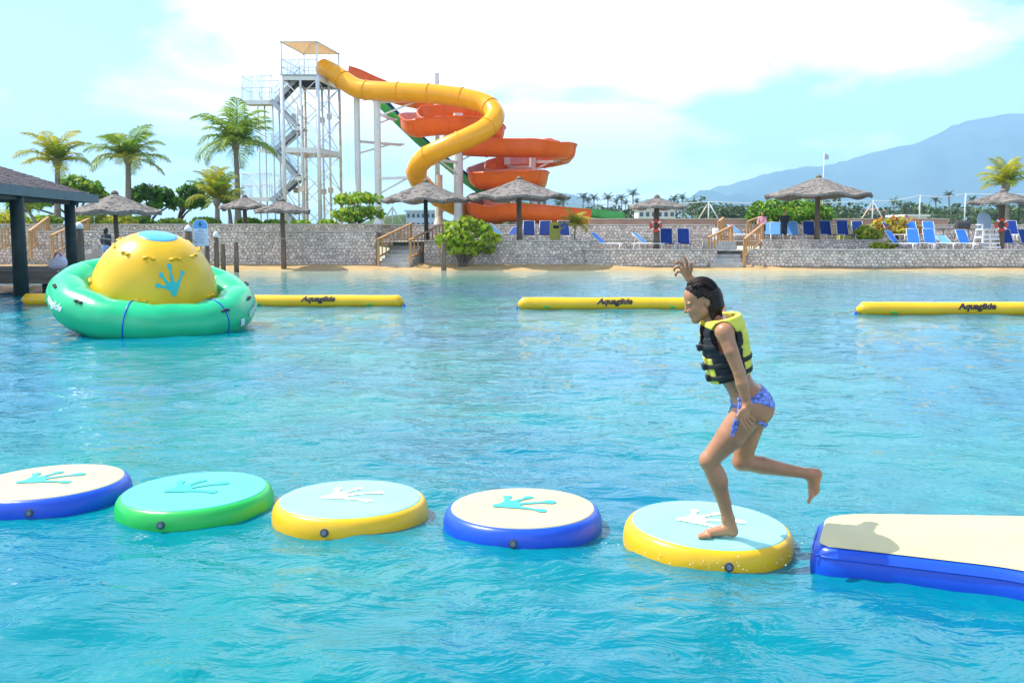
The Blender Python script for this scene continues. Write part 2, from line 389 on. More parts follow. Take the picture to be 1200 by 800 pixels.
# ---- ground behind the upper walls
M_grass = mat('dry_grass', (0.16, 0.19, 0.06), rough=0.95, var=0.35, scale=0.6, bump=0.6, bscale=14, spec=0.1, col2=(0.27, 0.25, 0.11))
M_pave = mat('terrace_paving', (0.46, 0.42, 0.36), rough=0.9, var=0.12, scale=2.0, bump=0.2, bscale=20, spec=0.2)
Z_LOW, Z_MID, Z_TOP, Z_LEFT = 0.90, 1.33, 2.15, 1.80
g = MB(); g.add([(-9000, 42.4 * K, Z_TOP), (-6.8, 42.4 * K, Z_TOP), (-6.8, 45.4 * K, Z_TOP), (9000, 45.4 * K, Z_TOP), (9000, 11000, Z_TOP), (-9000, 11000, Z_TOP)], [(0, 1, 2, 3, 4, 5)])
structure(g.build('ground', M_grass))
XJ = at(690, 300, Y=39.5).x
g = MB(); g.add([(XJ, 39.3 * K, Z_LOW), (60, 39.3 * K, Z_LOW), (60, 42.2 * K, Z_LOW), (XJ, 42.2 * K, Z_LOW)], [(0, 1, 2, 3)])
structure(g.build('terrace', M_pave))
g = MB(); g.add([(-6.9, 39.75 * K, Z_MID), (XJ, 39.75 * K, Z_MID), (XJ, 42.0 * K, Z_MID), (60, 42.0 * K, Z_MID), (60, 45.6 * K, Z_MID), (-6.9, 45.6 * K, Z_MID)], [(0, 1, 2, 3, 4, 5)])
structure(g.build('terrace', M_pave))
g = MB(); g.add([(-60, 39.75 * K, Z_LEFT - .02), (-6.9, 39.75 * K, Z_LEFT - .02), (-6.9, 42.6 * K, Z_LEFT - .02), (-60, 42.6 * K, Z_LEFT - .02)], [(0, 1, 2, 3)])
structure(g.build('planting_bed', M_grass))

# ---- dry stone walls: irregular stones proud of a darker mortar core
M_stone = mat('coral_stone', (0.60, 0.52, 0.46), rough=0.92, var=0.16, scale=5, bump=0.7, bscale=16, spec=0.15, island=0.24)
M_mortar = mat('wall_mortar', (0.33, 0.285, 0.245), rough=0.95, var=0.25, scale=5, bump=0.4, spec=0.1)
M_cope = mat('wall_coping', (0.50, 0.45, 0.40), rough=0.9, var=0.15, scale=3, bump=0.5, bscale=15, spec=0.15)
def clip_cell(p, nb):
    poly = [(p[0] - .5, p[1] - .5), (p[0] + .5, p[1] - .5), (p[0] + .5, p[1] + .5), (p[0] - .5, p[1] + .5)]
    for q in nb:
        mxp, myp = (p[0] + q[0]) / 2, (p[1] + q[1]) / 2; nx_, ny_ = q[0] - p[0], q[1] - p[1]; o = []
        for i in range(len(poly)):
            a, b = poly[i], poly[(i + 1) % len(poly)]
            da = (a[0] - mxp) * nx_ + (a[1] - myp) * ny_; db = (b[0] - mxp) * nx_ + (b[1] - myp) * ny_
            if da <= 0: o.append(a)
            if da * db < 0: t_ = da / (da - db); o.append((a[0] + (b[0] - a[0]) * t_, a[1] + (b[1] - a[1]) * t_))
        poly = o
        if len(poly) < 3: return None
    return poly
def stone_wall(label, path, z0, z1, size=0.185, thick=0.45, name='stone_wall', coping=True):
    path = [Vector((p[0], p[1], 0)) for p in path]; seg = [(path[i + 1] - path[i]).length for i in range(len(path) - 1)]; Ltot = sum(seg)
    def pt(u, off):
        i = 0; u = min(max(u, 0), Ltot)
        while i < len(seg) - 1 and u > seg[i]: u -= seg[i]; i += 1
        d = (path[i + 1] - path[i]).normalized(); nn = Vector((d.y, -d.x, 0)); p = path[i] + d * u + nn * off; return p
    base = pt(Ltot / 2, 0); t = thing(name, label, 'wall', (base.x, base.y, z0))
    core = MB(); n = len(path); V = []
    us = [sum(seg[:i]) for i in range(n)]
    for i in range(n):
        d = (path[min(i + 1, n - 1)] - path[max(i - 1, 0)]).normalized(); nn = Vector((d.y, -d.x, 0))
        for off, z in ((0, z0 - .3), (0, z1), (-thick, z1), (-thick, z0 - .3)): V.append((path[i].x + nn.x * off, path[i].y + nn.y * off, z))
    Fc = [(a * 4 + k, (a + 1) * 4 + k, (a + 1) * 4 + (k + 1) % 4, a * 4 + (k + 1) % 4) for a in range(n - 1) for k in range(4)] + [(0, 1, 2, 3), tuple((n - 1) * 4 + k for k in (3, 2, 1, 0))]
    core.add(V, Fc); core.build('core', M_mortar, t)
    H = z1 - z0; rows = max(2, round(H / (size * 0.86))); dv = H / rows; P = {}
    nc = max(3, int(Ltot / size))
    for r_ in range(-1, rows + 1):
        for c_ in range(-1, nc + 1):
            P[(r_, c_)] = ((c_ + 0.5 + 0.5 * (r_ % 2) + rng.uniform(-.33, .33)) * Ltot / nc, (r_ + 0.5 + rng.uniform(-.3, .3)) * dv)
    st = MB()
    for (r_, c_), p in P.items():
        if not (0 <= r_ < rows and 0 <= p[0] <= Ltot): continue
        nb = [P[(a, b)] for a in range(r_ - 2, r_ + 3) for b in range(c_ - 2, c_ + 3) if (a, b) != (r_, c_) and (a, b) in P]
        poly = clip_cell(p, nb)
        if not poly: continue
        poly = [(min(max(q[0], 0), Ltot), min(max(q[1], 0.0), H - .015)) for q in poly]
        cx_ = sum(q[0] for q in poly) / len(poly); cy_ = sum(q[1] for q in poly) / len(poly); pr = rng.uniform(0.025, 0.085)
        V = []; k = len(poly); tilt = rng.uniform(-.02, .02, 2)
        for sc, off in ((0.90, -0.01), (0.86, pr * 0.75), (0.62, pr)):
            for q in poly:
                w = pt(cx_ + (q[0] - cx_) * sc, off + (tilt[0] * (q[0] - cx_) + tilt[1] * (q[1] - cy_)) * 3 * (off > 0)); V.append((w.x, w.y, z0 + cy_ + (q[1] - cy_) * sc))
        Fs = [(a * k + i, a * k + (i + 1) % k, (a + 1) * k + (i + 1) % k, (a + 1) * k + i) for a in (0, 1) for i in range(k)] + [tuple(2 * k + i for i in range(k))]
        st.add(V, Fs)
    stuff(st.build('stones', M_stone, t))
    if coping:
        cp = MB(); u = 0.0
        while u < Ltot - 0.1:
            w = min(rng.uniform(0.45, 0.8), Ltot - u); a = pt(u + .012, -thick / 2 + .03); b = pt(u + w - .012, -thick / 2 + .03)
            cp.bar((a.x, a.y, z1 + .02 + rng.uniform(0, .012)), (b.x, b.y, z1 + .02 + rng.uniform(0, .012)), thick + .10, 0.07); u += w
        stuff(cp.build('coping', M_cope, t))
    return t
def wp(px, Y): p = at(px, 300, Y=Y); return (p.x, p.y)
stone_wall('tall grey stone retaining wall behind the rope posts, left of the wooden stairs', [wp(-330, 39.6), wp(40, 39.7), wp(240, 39.6), wp(330, 39.5), wp(441, 39.4)], 0.18, Z_LEFT)
stone_wall('low set-back stone wall below the slide tower', [wp(-330, 42.2), wp(150, 42.3), wp(300, 42.2), wp(448, 42.2)], Z_LEFT - .05, Z_TOP + .02)
stone_wall('grey stone wall behind the big leafy bush, under the row of dark blue chairs', [wp(497, 39.9), wp(560, 39.6), wp(620, 39.4), wp(660, 39.45), wp(692, 39.6)], 0.15, Z_MID + .02)
stone_wall('low bulging stone wall under the thatched umbrella with the lifebuoy, left of the stairs', [wp(686, 39.45), wp(715, 39.1), wp(750, 38.9), wp(790, 38.75), wp(815, 38.8), wp(840, 39.1)], 0.15, Z_LOW + .02)
stone_wall('long low stone wall behind the sand, right of the second stairs', [wp(864, 39.9), wp(878, 39.25), wp(905, 38.9), wp(960, 38.8), wp(1080, 38.7), wp(1200, 38.6), wp(1500, 38.4)], 0.15, Z_LOW + .02)
stone_wall('short middle stone wall behind the pair of blue chairs', [wp(690, 42.0), wp(760, 41.9), wp(832, 41.9)], Z_LOW, Z_MID + .02)
stone_wall('middle stone wall under the dark chairs and yellow bin, right of the stairs', [wp(892, 41.9), wp(1000, 41.8), wp(1100, 41.8), wp(1500, 41.7)], Z_LOW, Z_MID + .02)
stone_wall('long upper stone wall in front of the terracotta parapet', [wp(447, 45.3), wp(600, 45.2), wp(800, 45.1), wp(1000, 45.1), wp(1200, 45.0), wp(1500, 45.0)], Z_MID, Z_TOP + .02)

# ---- terracotta parapet behind the upper wall
M_terra = mat('terracotta_render', (0.42, 0.25, 0.20), rough=0.9, var=0.14, scale=1.2, bump=0.2, spec=0.15)
a, b = at(690, 260, Y=50), at(1110, 260, Y=50)
t = thing('parapet', 'long low terracotta parapet behind the upper stone wall', 'wall', ((a.x + b.x) / 2, 50 * K, Z_TOP))
m_ = MB(); m_.box(((a.x + b.x) / 2, 50 * K, Z_TOP + .2), (b.x - a.x, .35, .44)); m_.build('wall', M_terra, t)
m_ = MB(); m_.box(((a.x + b.x) / 2, 50 * K, Z_TOP + .46), (b.x - a.x + .1, .45, .07)); m_.build('coping', M_cope, t)

# ---- stairs with timber rails
M_step = mat('step_stone', (0.42, 0.40, 0.37), rough=0.9, var=0.2, scale=3, bump=0.6, bscale=16, spec=0.15)
M_rail = mat('varnished_timber', (0.46, 0.24, 0.09), rough=0.55, var=0.25, scale=5, stretch=(1, 1, 0.2), bump=0.15, spec=0.35)
def stairs(label, foot, dirv, width, z0, z1, n, run):
    d = Vector((dirv[0], dirv[1], 0)).normalized(); s_ = Vector((-d.y, d.x, 0)) * -1; foot = Vector((foot[0], foot[1], 0))
    t = thing('stone_stairs', label, 'stairs', (foot.x, foot.y, z0)); rise = (z1 - z0) / n
    ax = Matrix((s_, d, Vector((0, 0, 1)))).transposed()
    for i in range(n):
        h_ = rise * (i + 1) + .35
        b_ = MB(); b_.box(foot + d * (run * i + (run * (n - i)) / 2) + Vector((0, 0, z0 - .35 + h_ / 2 - (0.002 * 0))), (width + rng.uniform(-.03, .03), run * (n - i), h_), ax=ax); b_.build('step', M_step, t)
    return t
def stair_rail(label, p0, p1, nb=9, hgt=0.95, post_down=0.35, group=None):
    p0, p1 = Vector(p0), Vector(p1); t = thing('stair_railing', label, 'railing', p0, group=group); d = p1 - p0
    for e, p in enumerate((p0, p1)):
        b_ = MB(); b_.box(p + Vector((0, 0, (hgt - post_down) / 2)), (.12, .12, hgt + post_down)); b_.build('post', M_rail, t)
    b_ = MB(); b_.bar(p0 + Vector((0, 0, hgt + .03)) - d * .02, p1 + Vector((0, 0, hgt + .03)) + d * .02, .13, .07); b_.build('handrail', M_rail, t)
    b_ = MB(); b_.bar(p0 + Vector((0, 0, .12)), p1 + Vector((0, 0, .12)), .06, .08); b_.build('bottom_rail', M_rail, t)
    me = None
    for i in range(1, nb):
        q = p0 + d * (i / nb)
        if me is None:
            bb = MB(); bb.box((0, 0, hgt / 2 + .05), (.06, .045, hgt - .13)); me = bb.mesh('baluster', M_rail)
        o = newobj('baluster', me, t); o.location = q - p0
    return t
# first stairs (left of the leafy bush)
p = at(462, 309, Y=38.9); stairs('grey stone steps between the wooden rails left of the leafy bush', (p.x, p.y), (0.22, 1), 1.55, 0.12, Z_MID, 6, 0.42)
stair_rail('left wooden rail of the steps beside the leafy bush', at(443.5, 304, Y=39.0), at(482, 284, Y=42.6), 9)
stair_rail('right wooden rail of the steps, running up behind the leafy bush', at(481, 305, Y=38.9), at(519, 284, Y=42.5), 9)
# second stairs
p = at(852, 309, Y=38.7); stairs('worn stone steps between the wooden rails behind the jumper\'s raised hand', (p.x, p.y), (0.03, 1), 1.6, 0.12, Z_MID, 6, 0.42)
stair_rail('left wooden rail of the stone steps below the child in white', at(830, 302, Y=39.0), at(857, 287, Y=42.0), 8)
stair_rail('right wooden rail of the stone steps near the person in the pink top', at(872, 304, Y=38.8), at(893, 285, Y=42.2), 8)
stair_rail('short upper wooden rail beside the child in white', at(842, 281, Y=43.4), at(847, 276, Y=45.0), 3)
stair_rail('short upper wooden rail in front of the pink top', at(876, 281, Y=43.3), at(890, 275, Y=45.2), 4)
p = at(70, 300, Y=38.6); stairs('stone steps by the pavilion deck', (p.x, p.y), (0.5, 1), 1.5, 0.15, Z_LEFT, 8, 0.40)
stair_rail('wooden rail seen between the two pavilion posts', at(36, 295, Y=38.3), at(57, 277, Y=42.0), 8)
stair_rail('wooden rail beside the green pavilion post', at(62, 300, Y=38.2), at(104, 279, Y=42.0), 8)
stair_rail('weathered wooden rail under the pavilion roof near the picture edge', at(-12, 298, Y=38.2), at(22, 288, Y=38.6), 9)

# ---- far mountain
M_mount = mat('mountain_forest', (0.03, 0.06, 0.03), rough=0.95, var=0.4, scale=0.004, spec=0.05, bump=0.0)
prof = [(560, 268), (700, 262), (780, 248), (806, 236), (830, 226), (858, 216), (890, 206), (930, 198), (965, 195), (1000, 186), (1030, 177), (1060, 172), (1085, 162), (1105, 151), (1130, 143), (1150, 140), (1170, 136), (1200, 138), (1240, 144), (1320, 160), (1450, 178), (1700, 200), (2100, 240), (2500, 262)]
YR = 5200.0
pxs = np.linspace(560, 2500, 260); hx = np.interp(pxs, [q[0] for q in prof], [q[1] for q in prof])
ridge_x = (pxs - 600) / FPX * YR; ridge_z = (272 - hx) / FPX * YR
mr_ = np.random.default_rng(11)
yy = np.concatenate([np.linspace(3600, YR, 34), np.linspace(YR + 80, 7600, 12)])
MX, MY = np.meshgrid(ridge_x, yy, indexing='ij'); fall = np.where(MY <= YR, np.clip((MY - 3600) / (YR - 3600), 0, 1) ** 1.25, np.clip((7600 - MY) / (7600 - YR), 0, 1))
MZ = ridge_z[:, None] * fall
for i in range(26):
    lam = mr_.uniform(140, 900); th = mr_.uniform(0, 3.14); s_ = np.sin((MX * math.cos(th) + MY * math.sin(th) * 0.6) * 6.283 / lam + mr_.uniform(0, 6.28))
    MZ += lam * 0.042 * s_ * fall * (1 - fall) * 3.2
MZ += mr_.uniform(-4, 5, MZ.shape) * (fall > .05)
MZ = np.maximum(MZ, 0) + Z_TOP - 1
V = np.stack([MX.ravel(), MY.ravel(), MZ.ravel()], 1); nY = MX.shape[1]
ii = (np.arange(MX.shape[0] - 1)[:, None] * nY + np.arange(nY - 1)[None, :]).ravel()
structure(npmesh('mountain', V, np.stack([ii, ii + nY, ii + nY + 1, ii + 1], 1), M_mount))
# low green rise behind the slides
M_rise = mat('low_hill_scrub', (0.07, 0.11, 0.04), rough=0.95, var=0.35, scale=0.12, bump=0.5, bscale=0.8, spec=0.05)
for (pc, w, hpx, Yh) in ((480, 60, 250, 210), (640, 80, 256, 260)):
    c0 = at(pc, 262, Y=Yh); hw = w / ppm(Yh * K); hz = at(pc, hpx, Y=Yh).z - Z_TOP
    m_ = MB(); m_.ball((c0.x, Yh * K, Z_TOP - .3), (hw, 22, hz), 40, 20); structure(m_.build('hill', M_rise, None, True))
# ================================================================== INFLATABLES
def vinyl(name, col, **k): return mat(name, col, rough=k.pop('rough', 0.34), var=k.pop('var', 0.09), scale=k.pop('scale', 2.2), bump=k.pop('bump', 0.16), bscale=k.pop('bscale', 7), spec=0.45, **k)
V_yel = vinyl('yellow_vinyl', (0.80, 0.45, 0.008)); V_blue = vinyl('blue_vinyl', (0.006, 0.075, 0.56)); V_green = vinyl('green_vinyl', (0.02, 0.46, 0.075))
V_teal = vinyl('teal_vinyl', (0.085, 0.52, 0.48), rough=0.5); V_pale = vinyl('pale_teal_vinyl', (0.25, 0.62, 0.58), rough=0.5); V_cream = vinyl('cream_vinyl', (0.50, 0.445, 0.27), rough=0.5)
V_print = vinyl('teal_print', (0.03, 0.47, 0.45), rough=0.5); V_cprint = vinyl('cream_print', (0.72, 0.72, 0.55), rough=0.5); V_dprint = vinyl('aqua_print', (0.04, 0.44, 0.48), rough=0.5)
V_white = vinyl('white_vinyl', (0.75, 0.77, 0.76)); V_black = plain('black_webbing', (0.012, 0.012, 0.014), rough=0.7)
M_valve = plain('valve_grey', (0.16, 0.19, 0.22), rough=0.4); M_valve2 = plain('valve_dark', (0.045, 0.06, 0.09), rough=0.45)
PADH = 0.11
def pad(px, py, wpx, side, top, prnt, label, tilt=(0, 0), rot=0.0, valve_deg=-100, dz=0.0):
    c = at(px, py, z=PADH + dz); r = wpx / 2 / ppm(c.y) * 1.0
    t = thing('stepping_pad', label, 'pool float', (c.x, c.y, 0), (R(tilt[0]), R(tilt[1]), 0))
    zb, zt = -0.11 + dz, PADH + dz; prof_ = []
    for i in range(13):
        a = -math.pi / 2 + math.pi * i / 12; prof_.append((r - 0.06 + 0.06 * math.cos(a) ** 0.8 if abs(math.cos(a)) > 1e-6 else r - 0.06, (zb + zt) / 2 + (zt - zb) / 2 * math.sin(a)))
    prof_ = [(0.02, zb)] + prof_
    for q in (0.95, 0.7, 0.4, 0.1): prof_.append(((r - 0.06) * q, zt + 0.012 * (1 - q * q)))
    b_ = MB(); b_.lathe(prof_, 72); b_.build('side_wall', side, t, True, world=False)
    b_ = MB(); rt = r - 0.052; b_.lathe([(rt * 1.008, zt - .004)] + [(rt * q, zt + 0.004 + 0.013 * (1 - q * q)) for q in (1.0, .99, .9, .7, .45, .2, .03)], 72, close_bot=False); b_.build('top_panel', top, t, True, world=False)
    # moulded welt where the top meets the side
    b_ = MB(); b_.tube([((r - .034) * math.cos(2 * math.pi * k / 60), (r - .034) * math.sin(2 * math.pi * k / 60), zt - .022) for k in range(60)], .007, 6, closed=True); b_.build('seam', side, t, True, world=False)
    # frog-hand print
    Vv, Ff = snap_shape(frog_hand, (-0.85, -0.4), (0.75, 1.15), 0.03); s_ = r * 0.62; b_ = MB(); ca, sa = math.cos(rot), math.sin(rot)
    V3 = []
    for (u, v) in Vv:
        u, v = u * s_, (v - 0.33) * s_; x_, y_ = u * ca - v * sa, u * sa + v * ca; q = min(1, math.hypot(x_, y_) / rt); V3.append((x_, y_, zt + 0.0085 + 0.013 * (1 - q * q)))
    b_.add(V3, Ff); b_.build('frog_hand_print', prnt, t, True, world=False)
    # valve
    va = R(valve_deg); rr = r - .002; q = Vector((rr * math.cos(va), rr * math.sin(va), (zb + zt) / 2 + .035)); ax = Vector((math.cos(va), math.sin(va), 0.12)).normalized()
    b_ = MB(); b_.tube([q - ax * .03, q + ax * .008, q + ax * .010], [.025, .025, .020], 20); v = b_.build('valve', M_valve2, t, False, world=False)
    b_ = MB(); b_.tube([q, q + ax * .014], .014, 16); b_.build('valve_cap', M_valve, v, False, world=False)
    return t, c, r
pad(58, 563.5, 186, V_blue, V_cream, V_dprint, 'blue inflatable stepping pad with cream top and teal frog hand, cut by the picture edge', rot=R(-62), valve_deg=-78, tilt=(0, -1))
pad(229, 574, 184, V_green, V_teal, V_print, 'green inflatable stepping pad with plain-looking teal top', rot=R(-65), valve_deg=-96, tilt=(1, -1))
pad(411, 583.5, 186, V_yel, V_pale, V_cprint, 'yellow inflatable stepping pad with pale teal top and cream frog hand, nobody on it', rot=R(-75), valve_deg=-99)
pad(612.5, 594, 191, V_blue, V_cream, V_print, 'blue inflatable stepping pad with cream top between the two yellow pads', rot=R(-80), valve_deg=-97)
gp, gpc, gpr = pad(829.5, 613.5, 203, V_yel, V_pale, V_cprint, 'yellow inflatable stepping pad that the jumping person stands on', rot=R(-95), valve_deg=-88, tilt=(1.5, 2.0), dz=-0.01)

# long mat running out of the picture on the right
def mat_float():
    top = 0.135; crn = [(953, 622), (985, 604), (1230, 606), (1500, 628)]
    P = [at(958, 640, z=top), at(967, 606, z=top), at(1000, 602, z=top), at(1215, 605, z=top), at(1560, 640, z=top), at(1560, 760, z=top), at(1200, 668, z=top), at(1030, 648, z=top)]
    path = []
    cx_ = sum(p.x for p in P) / len(P); cy_ = sum(p.y for p in P) / len(P)
    t = thing('floating_mat', 'long blue-sided inflatable mat with cream top, running past the last pad', 'pool float', (cx_, cy_, 0))
    # rounded outline
    def outline(off):
        o = []; n = len(P)
        Q = [Vector((p.x, p.y, 0)) for p in P]
        for i in range(n):
            a, b, c_ = Q[i - 1], Q[i], Q[(i + 1) % n]; rr = 0.10 if i in (0, 1, 2) else 0.2
            d1 = (a - b); d2 = (c_ - b); l1 = min(rr, d1.length * .45); l2 = min(rr, d2.length * .45); p1 = b + d1.normalized() * l1; p2 = b + d2.normalized() * l2
            for k in range(7): s_ = k / 6; o.append(p1 * (1 - s_) ** 2 + b * 2 * s_ * (1 - s_) + p2 * s_ ** 2)
        m = len(o); res = []
        for i in range(m):
            d = (o[(i + 1) % m] - o[i - 1]).normalized(); nn = Vector((-d.y, d.x, 0)); res.append(o[i] + nn * off)
        return res
    # outline orientation: make sure positive offset grows outward
    A = sum(P[i].x * P[(i + 1) % len(P)].y - P[(i + 1) % len(P)].x * P[i].y for i in range(len(P))); sg = -1 if A > 0 else 1
    b_ = MB(); rings = []; zb = -0.12
    for i in range(13):
        a = -math.pi / 2 + math.pi * i / 12; rings.append([(q.x, q.y, (zb + top) / 2 + (top - zb) / 2 * math.sin(a)) for q in outline(sg * (.055 * math.cos(a) - .012))])
    m = len(rings[0]); V = [v for r_ in rings for v in r_]; F = [(i * m + k, i * m + (k + 1) % m, (i + 1) * m + (k + 1) % m, (i + 1) * m + k) for i in range(12) for k in range(m)]
    F.append(tuple(12 * m + k for k in range(m))); b_.add(V, F); b_.build('side_wall', V_blue, t, 2)
    b_ = MB(); V = [(q.x, q.y, top + .004) for q in outline(sg * -.004)] + [(q.x, q.y, top + .010) for q in outline(sg * -.03)]; F = [(k, (k + 1) % m, m + (k + 1) % m, m + k) for k in range(m)] + [tuple(m + k for k in range(m))]
    b_.add(V, F); b_.build('top_panel', vinyl('pale_yellow_vinyl', (0.60, 0.51, 0.255), rough=0.5), t, 2)
    b_ = MB(); b_.tube([(q.x, q.y, top - .045) for q in outline(sg * .036)], .006, 6, closed=True); b_.build('seam', V_blue, t, True)
mat_float()

# yellow boundary tubes
LET = text_geo('Aquaglide', 0.205, 0.32, 0.010, 2)
LETL = text_geo('aquaglide', 0.21, 0.32, 0.006, 2)
M_ink = plain('black_print', (0.02, 0.018, 0.015), rough=0.6)
M_rope = mat('rope', (0.35, 0.31, 0.24), rough=0.9, bump=0.4, bscale=40)
def boom(x0, x1, ypx, label, letter=True):
    a, b = at(x0, ypx, z=0.10), at(x1, ypx, z=0.10); b.y = a.y = (a.y + b.y) / 2; r = 0.165; n = 40
    b = Vector((atY(x1, ypx, a.y).x, a.y, 0.10)); a = Vector((atY(x0, ypx, a.y).x, a.y, 0.10)); c = (a + b) / 2; Lh = (b - a).length
    t = thing('boundary_tube', label, 'pool float', (c.x, c.y, 0)); pts = []; rs = []
    for i in range(n + 1):
        s_ = i / n; e = min(s_, 1 - s_) * Lh; rs.append(r * (1 if e > .09 else math.sqrt(max(.02, 1 - ((.09 - e) / .095) ** 2)))); pts.append(a + (b - a) * s_ + Vector((0, 0, 0.003 * math.sin(s_ * 13))))
    for s_ in (.004, .010, .02):
        pass
    b_ = MB(); b_.tube(pts, rs, 24); tb = b_.build('tube', V_yel, t, True)
    for e, d in ((a, -1), (b, 1)):
        q = MB(); q.lathe([(.055, 0), (.055, .03), (.03, .05)], 14); me = q.mesh('end_cap', V_blue); o = newobj('end_cap', me, t); o.location = (e - c) + Vector((d * -.006, 0, .10)) - Vector((0, 0, .10 - 0)); o.rotation_euler = (0, d * math.pi / 2, 0)
        q = MB(); q.tube(catmull([e + Vector((d * .03, 0, 0)), e + Vector((d * .2, -.03, -.07)), e + Vector((d * .42, -.06, -.075)), e + Vector((d * .62, -.05, -.14))], 5), .012, 6); q.build('mooring_rope', M_rope, t, True)
    if letter:
        V, F = LET; W_ = []
        for (u, v, _) in V: ang = v / (r + .004) + R(28); W_.append((c.x + u, c.y - (r + .009) * math.cos(ang) + .0, .10 + (r + .009) * math.sin(ang)))
        q = MB(); q.add(W_, F); q.build('lettering', M_ink, tb)
    for u in (-.35, .3):
        q = MB(); q.ball((c.x + u * Lh, c.y - r * .93, .10 - .05), (.09, .012, .03), 10, 6); q.build('handle_patch', V_green, t, True)
boom(275, 473, 353.5, 'yellow Aquaglide boundary tube whose end shows right of the green ring float')
boom(26, 236, 351.5, 'yellow boundary tube mostly hidden behind the green ring float', False)
boom(607, 832, 356.5, 'yellow Aquaglide boundary tube reaching behind the jumping person\'s head')
boom(1004, 1278, 362.5, 'yellow Aquaglide boundary tube cut by the picture edge, right of the jumping person')

# saturn-shaped rocker: green ring round a yellow dome
def saturn():
    c = at(181, 345, Y=15.2); loc = (c.x, c.y, 0.54)
    t = thing('saturn_float', 'large green inflatable ring with a yellow dome and a teal frog hand on it', 'pool float', loc, tuple((Matrix.Rotation(R(24), 3, 'Z') @ Matrix.Rotation(R(15.5), 3, 'X') @ Matrix.Rotation(R(3.5), 3, 'Y') @ Matrix.Rotation(R(-24), 3, 'Z')).to_euler()))
    Rr, r = 1.48, 0.385; n = 12
    corner = [Vector((Rr / math.cos(math.pi / n) * .985 * math.cos(2 * math.pi * (k + .6) / n), Rr / math.cos(math.pi / n) * .985 * math.sin(2 * math.pi * (k + .6) / n), 0)) for k in range(n)]
    pts = []; rs = []
    for k in range(n):
        a, b = corner[k], corner[(k + 1) % n]
        for s_ in (0.10, 0.22, 0.4, 0.6, 0.78, 0.90): pts.append(a.lerp(b, s_)); rs.append(r * (1.0 + .028 * math.sin(math.pi * s_)))
        pts.append(b * .992); rs.append(r * .985)
    V_gring = vinyl('green_teal_vinyl', (0.015, 0.48, 0.20), rough=0.26)
    b_ = MB(); b_.tube(pts, rs, 28, closed=True, up=(0, 0, 1)); ring = b_.build('ring', V_gring, t, True, world=False)
    for k in (8, 10):
        p = corner[k].lerp(corner[(k + 1) % n], 0.5); d = (corner[(k + 1) % n] - corner[k]).normalized(); o = Vector((d.y, -d.x, 0))
        q = MB(); q.tube([p + (o * math.cos(a) + Vector((0, 0, 1)) * math.sin(a)) * (r * 1.035) for a in [2 * math.pi * i / 32 for i in range(32)]], .013, 5, closed=True); q.build('seam_band', V_blue, ring, True, world=False)
    # dome
    prof_ = []
    for i in range(25):
        a = R(-28) + (math.pi / 2 - R(-28)) * i / 24; prof_.append((1.15 * max(math.cos(a), .004) ** .92, 0.02 + 1.26 * math.sin(a) if a > 0 else .02 + .75 * math.sin(a)))
    b_ = MB(); b_.lathe(prof_, 64); dome = b_.build('dome', V_yel, t, True, world=False)
    def dome_pt(az, el, off):
        rr = 1.15 * max(math.cos(el), .004) ** .92; z = .02 + 1.26 * math.sin(el); nrm = Vector((math.cos(az) * math.cos(el) / 1.15, math.sin(az) * math.cos(el) / 1.15, math.sin(el) / 1.32)).normalized()
        return Vector((rr * math.cos(az), rr * math.sin(az), z)) + nrm * off, nrm
    b_ = MB(); V = []; F = []; seg = 40; rings = [R(74), R(74.3), R(77), R(80), R(86), R(89.9)]
    for j, e in enumerate(rings):
        for k in range(seg): V.append(dome_pt(2 * math.pi * k / seg, e, .002 if j == 0 else .008)[0])
    F = [(j * seg + k, j * seg + (k + 1) % seg, (j + 1) * seg + (k + 1) % seg, (j + 1) * seg + k) for j in range(len(rings) - 1) for k in range(seg)]
    b_.add(V, F); b_.build('top_patch', vinyl('sky_blue_vinyl', (0.10, 0.42, 0.72)), dome, True, world=False)
    Vv, Ff = snap_shape(frog_hand, (-0.85, -0.4), (0.75, 1.15), 0.025); V = []
    for (u, v) in Vv: V.append(dome_pt(R(-54) + u * .42, R(25) + v * .38, .007)[0])
    b_ = MB(); b_.add(V, Ff); b_.build('frog_hand_print', V_print, dome, True, world=False)
    def handle(p, nrm, side_, m, par, z=0.62):
        h = MB(); w = .105 * z; h.tube(catmull([p - side_ * w, p - side_ * w * .8 + nrm * .04 * z, p + nrm * .06 * z, p + side_ * w * .8 + nrm * .04 * z, p + side_ * w], 4), .022 * z, 8); o = h.build('handle', m, par, True, world=False)
        for s_ in (-1, 1):
            h = MB(); h.ball(p + side_ * w * s_ + nrm * .004, (.05, .05, .02) if abs(nrm.z) > .5 else (.04, .04, .04), 10, 6)
            h.build('handle_patch', m, o, True, world=False)
    for k in range(10):
        p, nr = dome_pt(R(-118 + 36 * k), R(52), 0); handle(p, nr, Vector((-math.sin(R(-118 + 36 * k)), math.cos(R(-118 + 36 * k)), 0)), V_yel, dome)
    for k in range(5):
        p, nr = dome_pt(R(-155 + 72 * k), R(14), 0); handle(p, nr, Vector((0, 0, 1)).cross(nr).normalized(), V_yel, dome)
    for k in range(12):
        a = 2 * math.pi * (k + 1.1) / 12; o = Vector((math.cos(a), math.sin(a), 0)); el = R(48); nr = o * math.cos(el) + Vector((0, 0, 1)) * math.sin(el)
        if 8 <= k <= 9: continue
        handle(o * Rr + nr * r * .99, nr, Vector((-o.y, o.x, 0)), V_black, ring, 0.5)
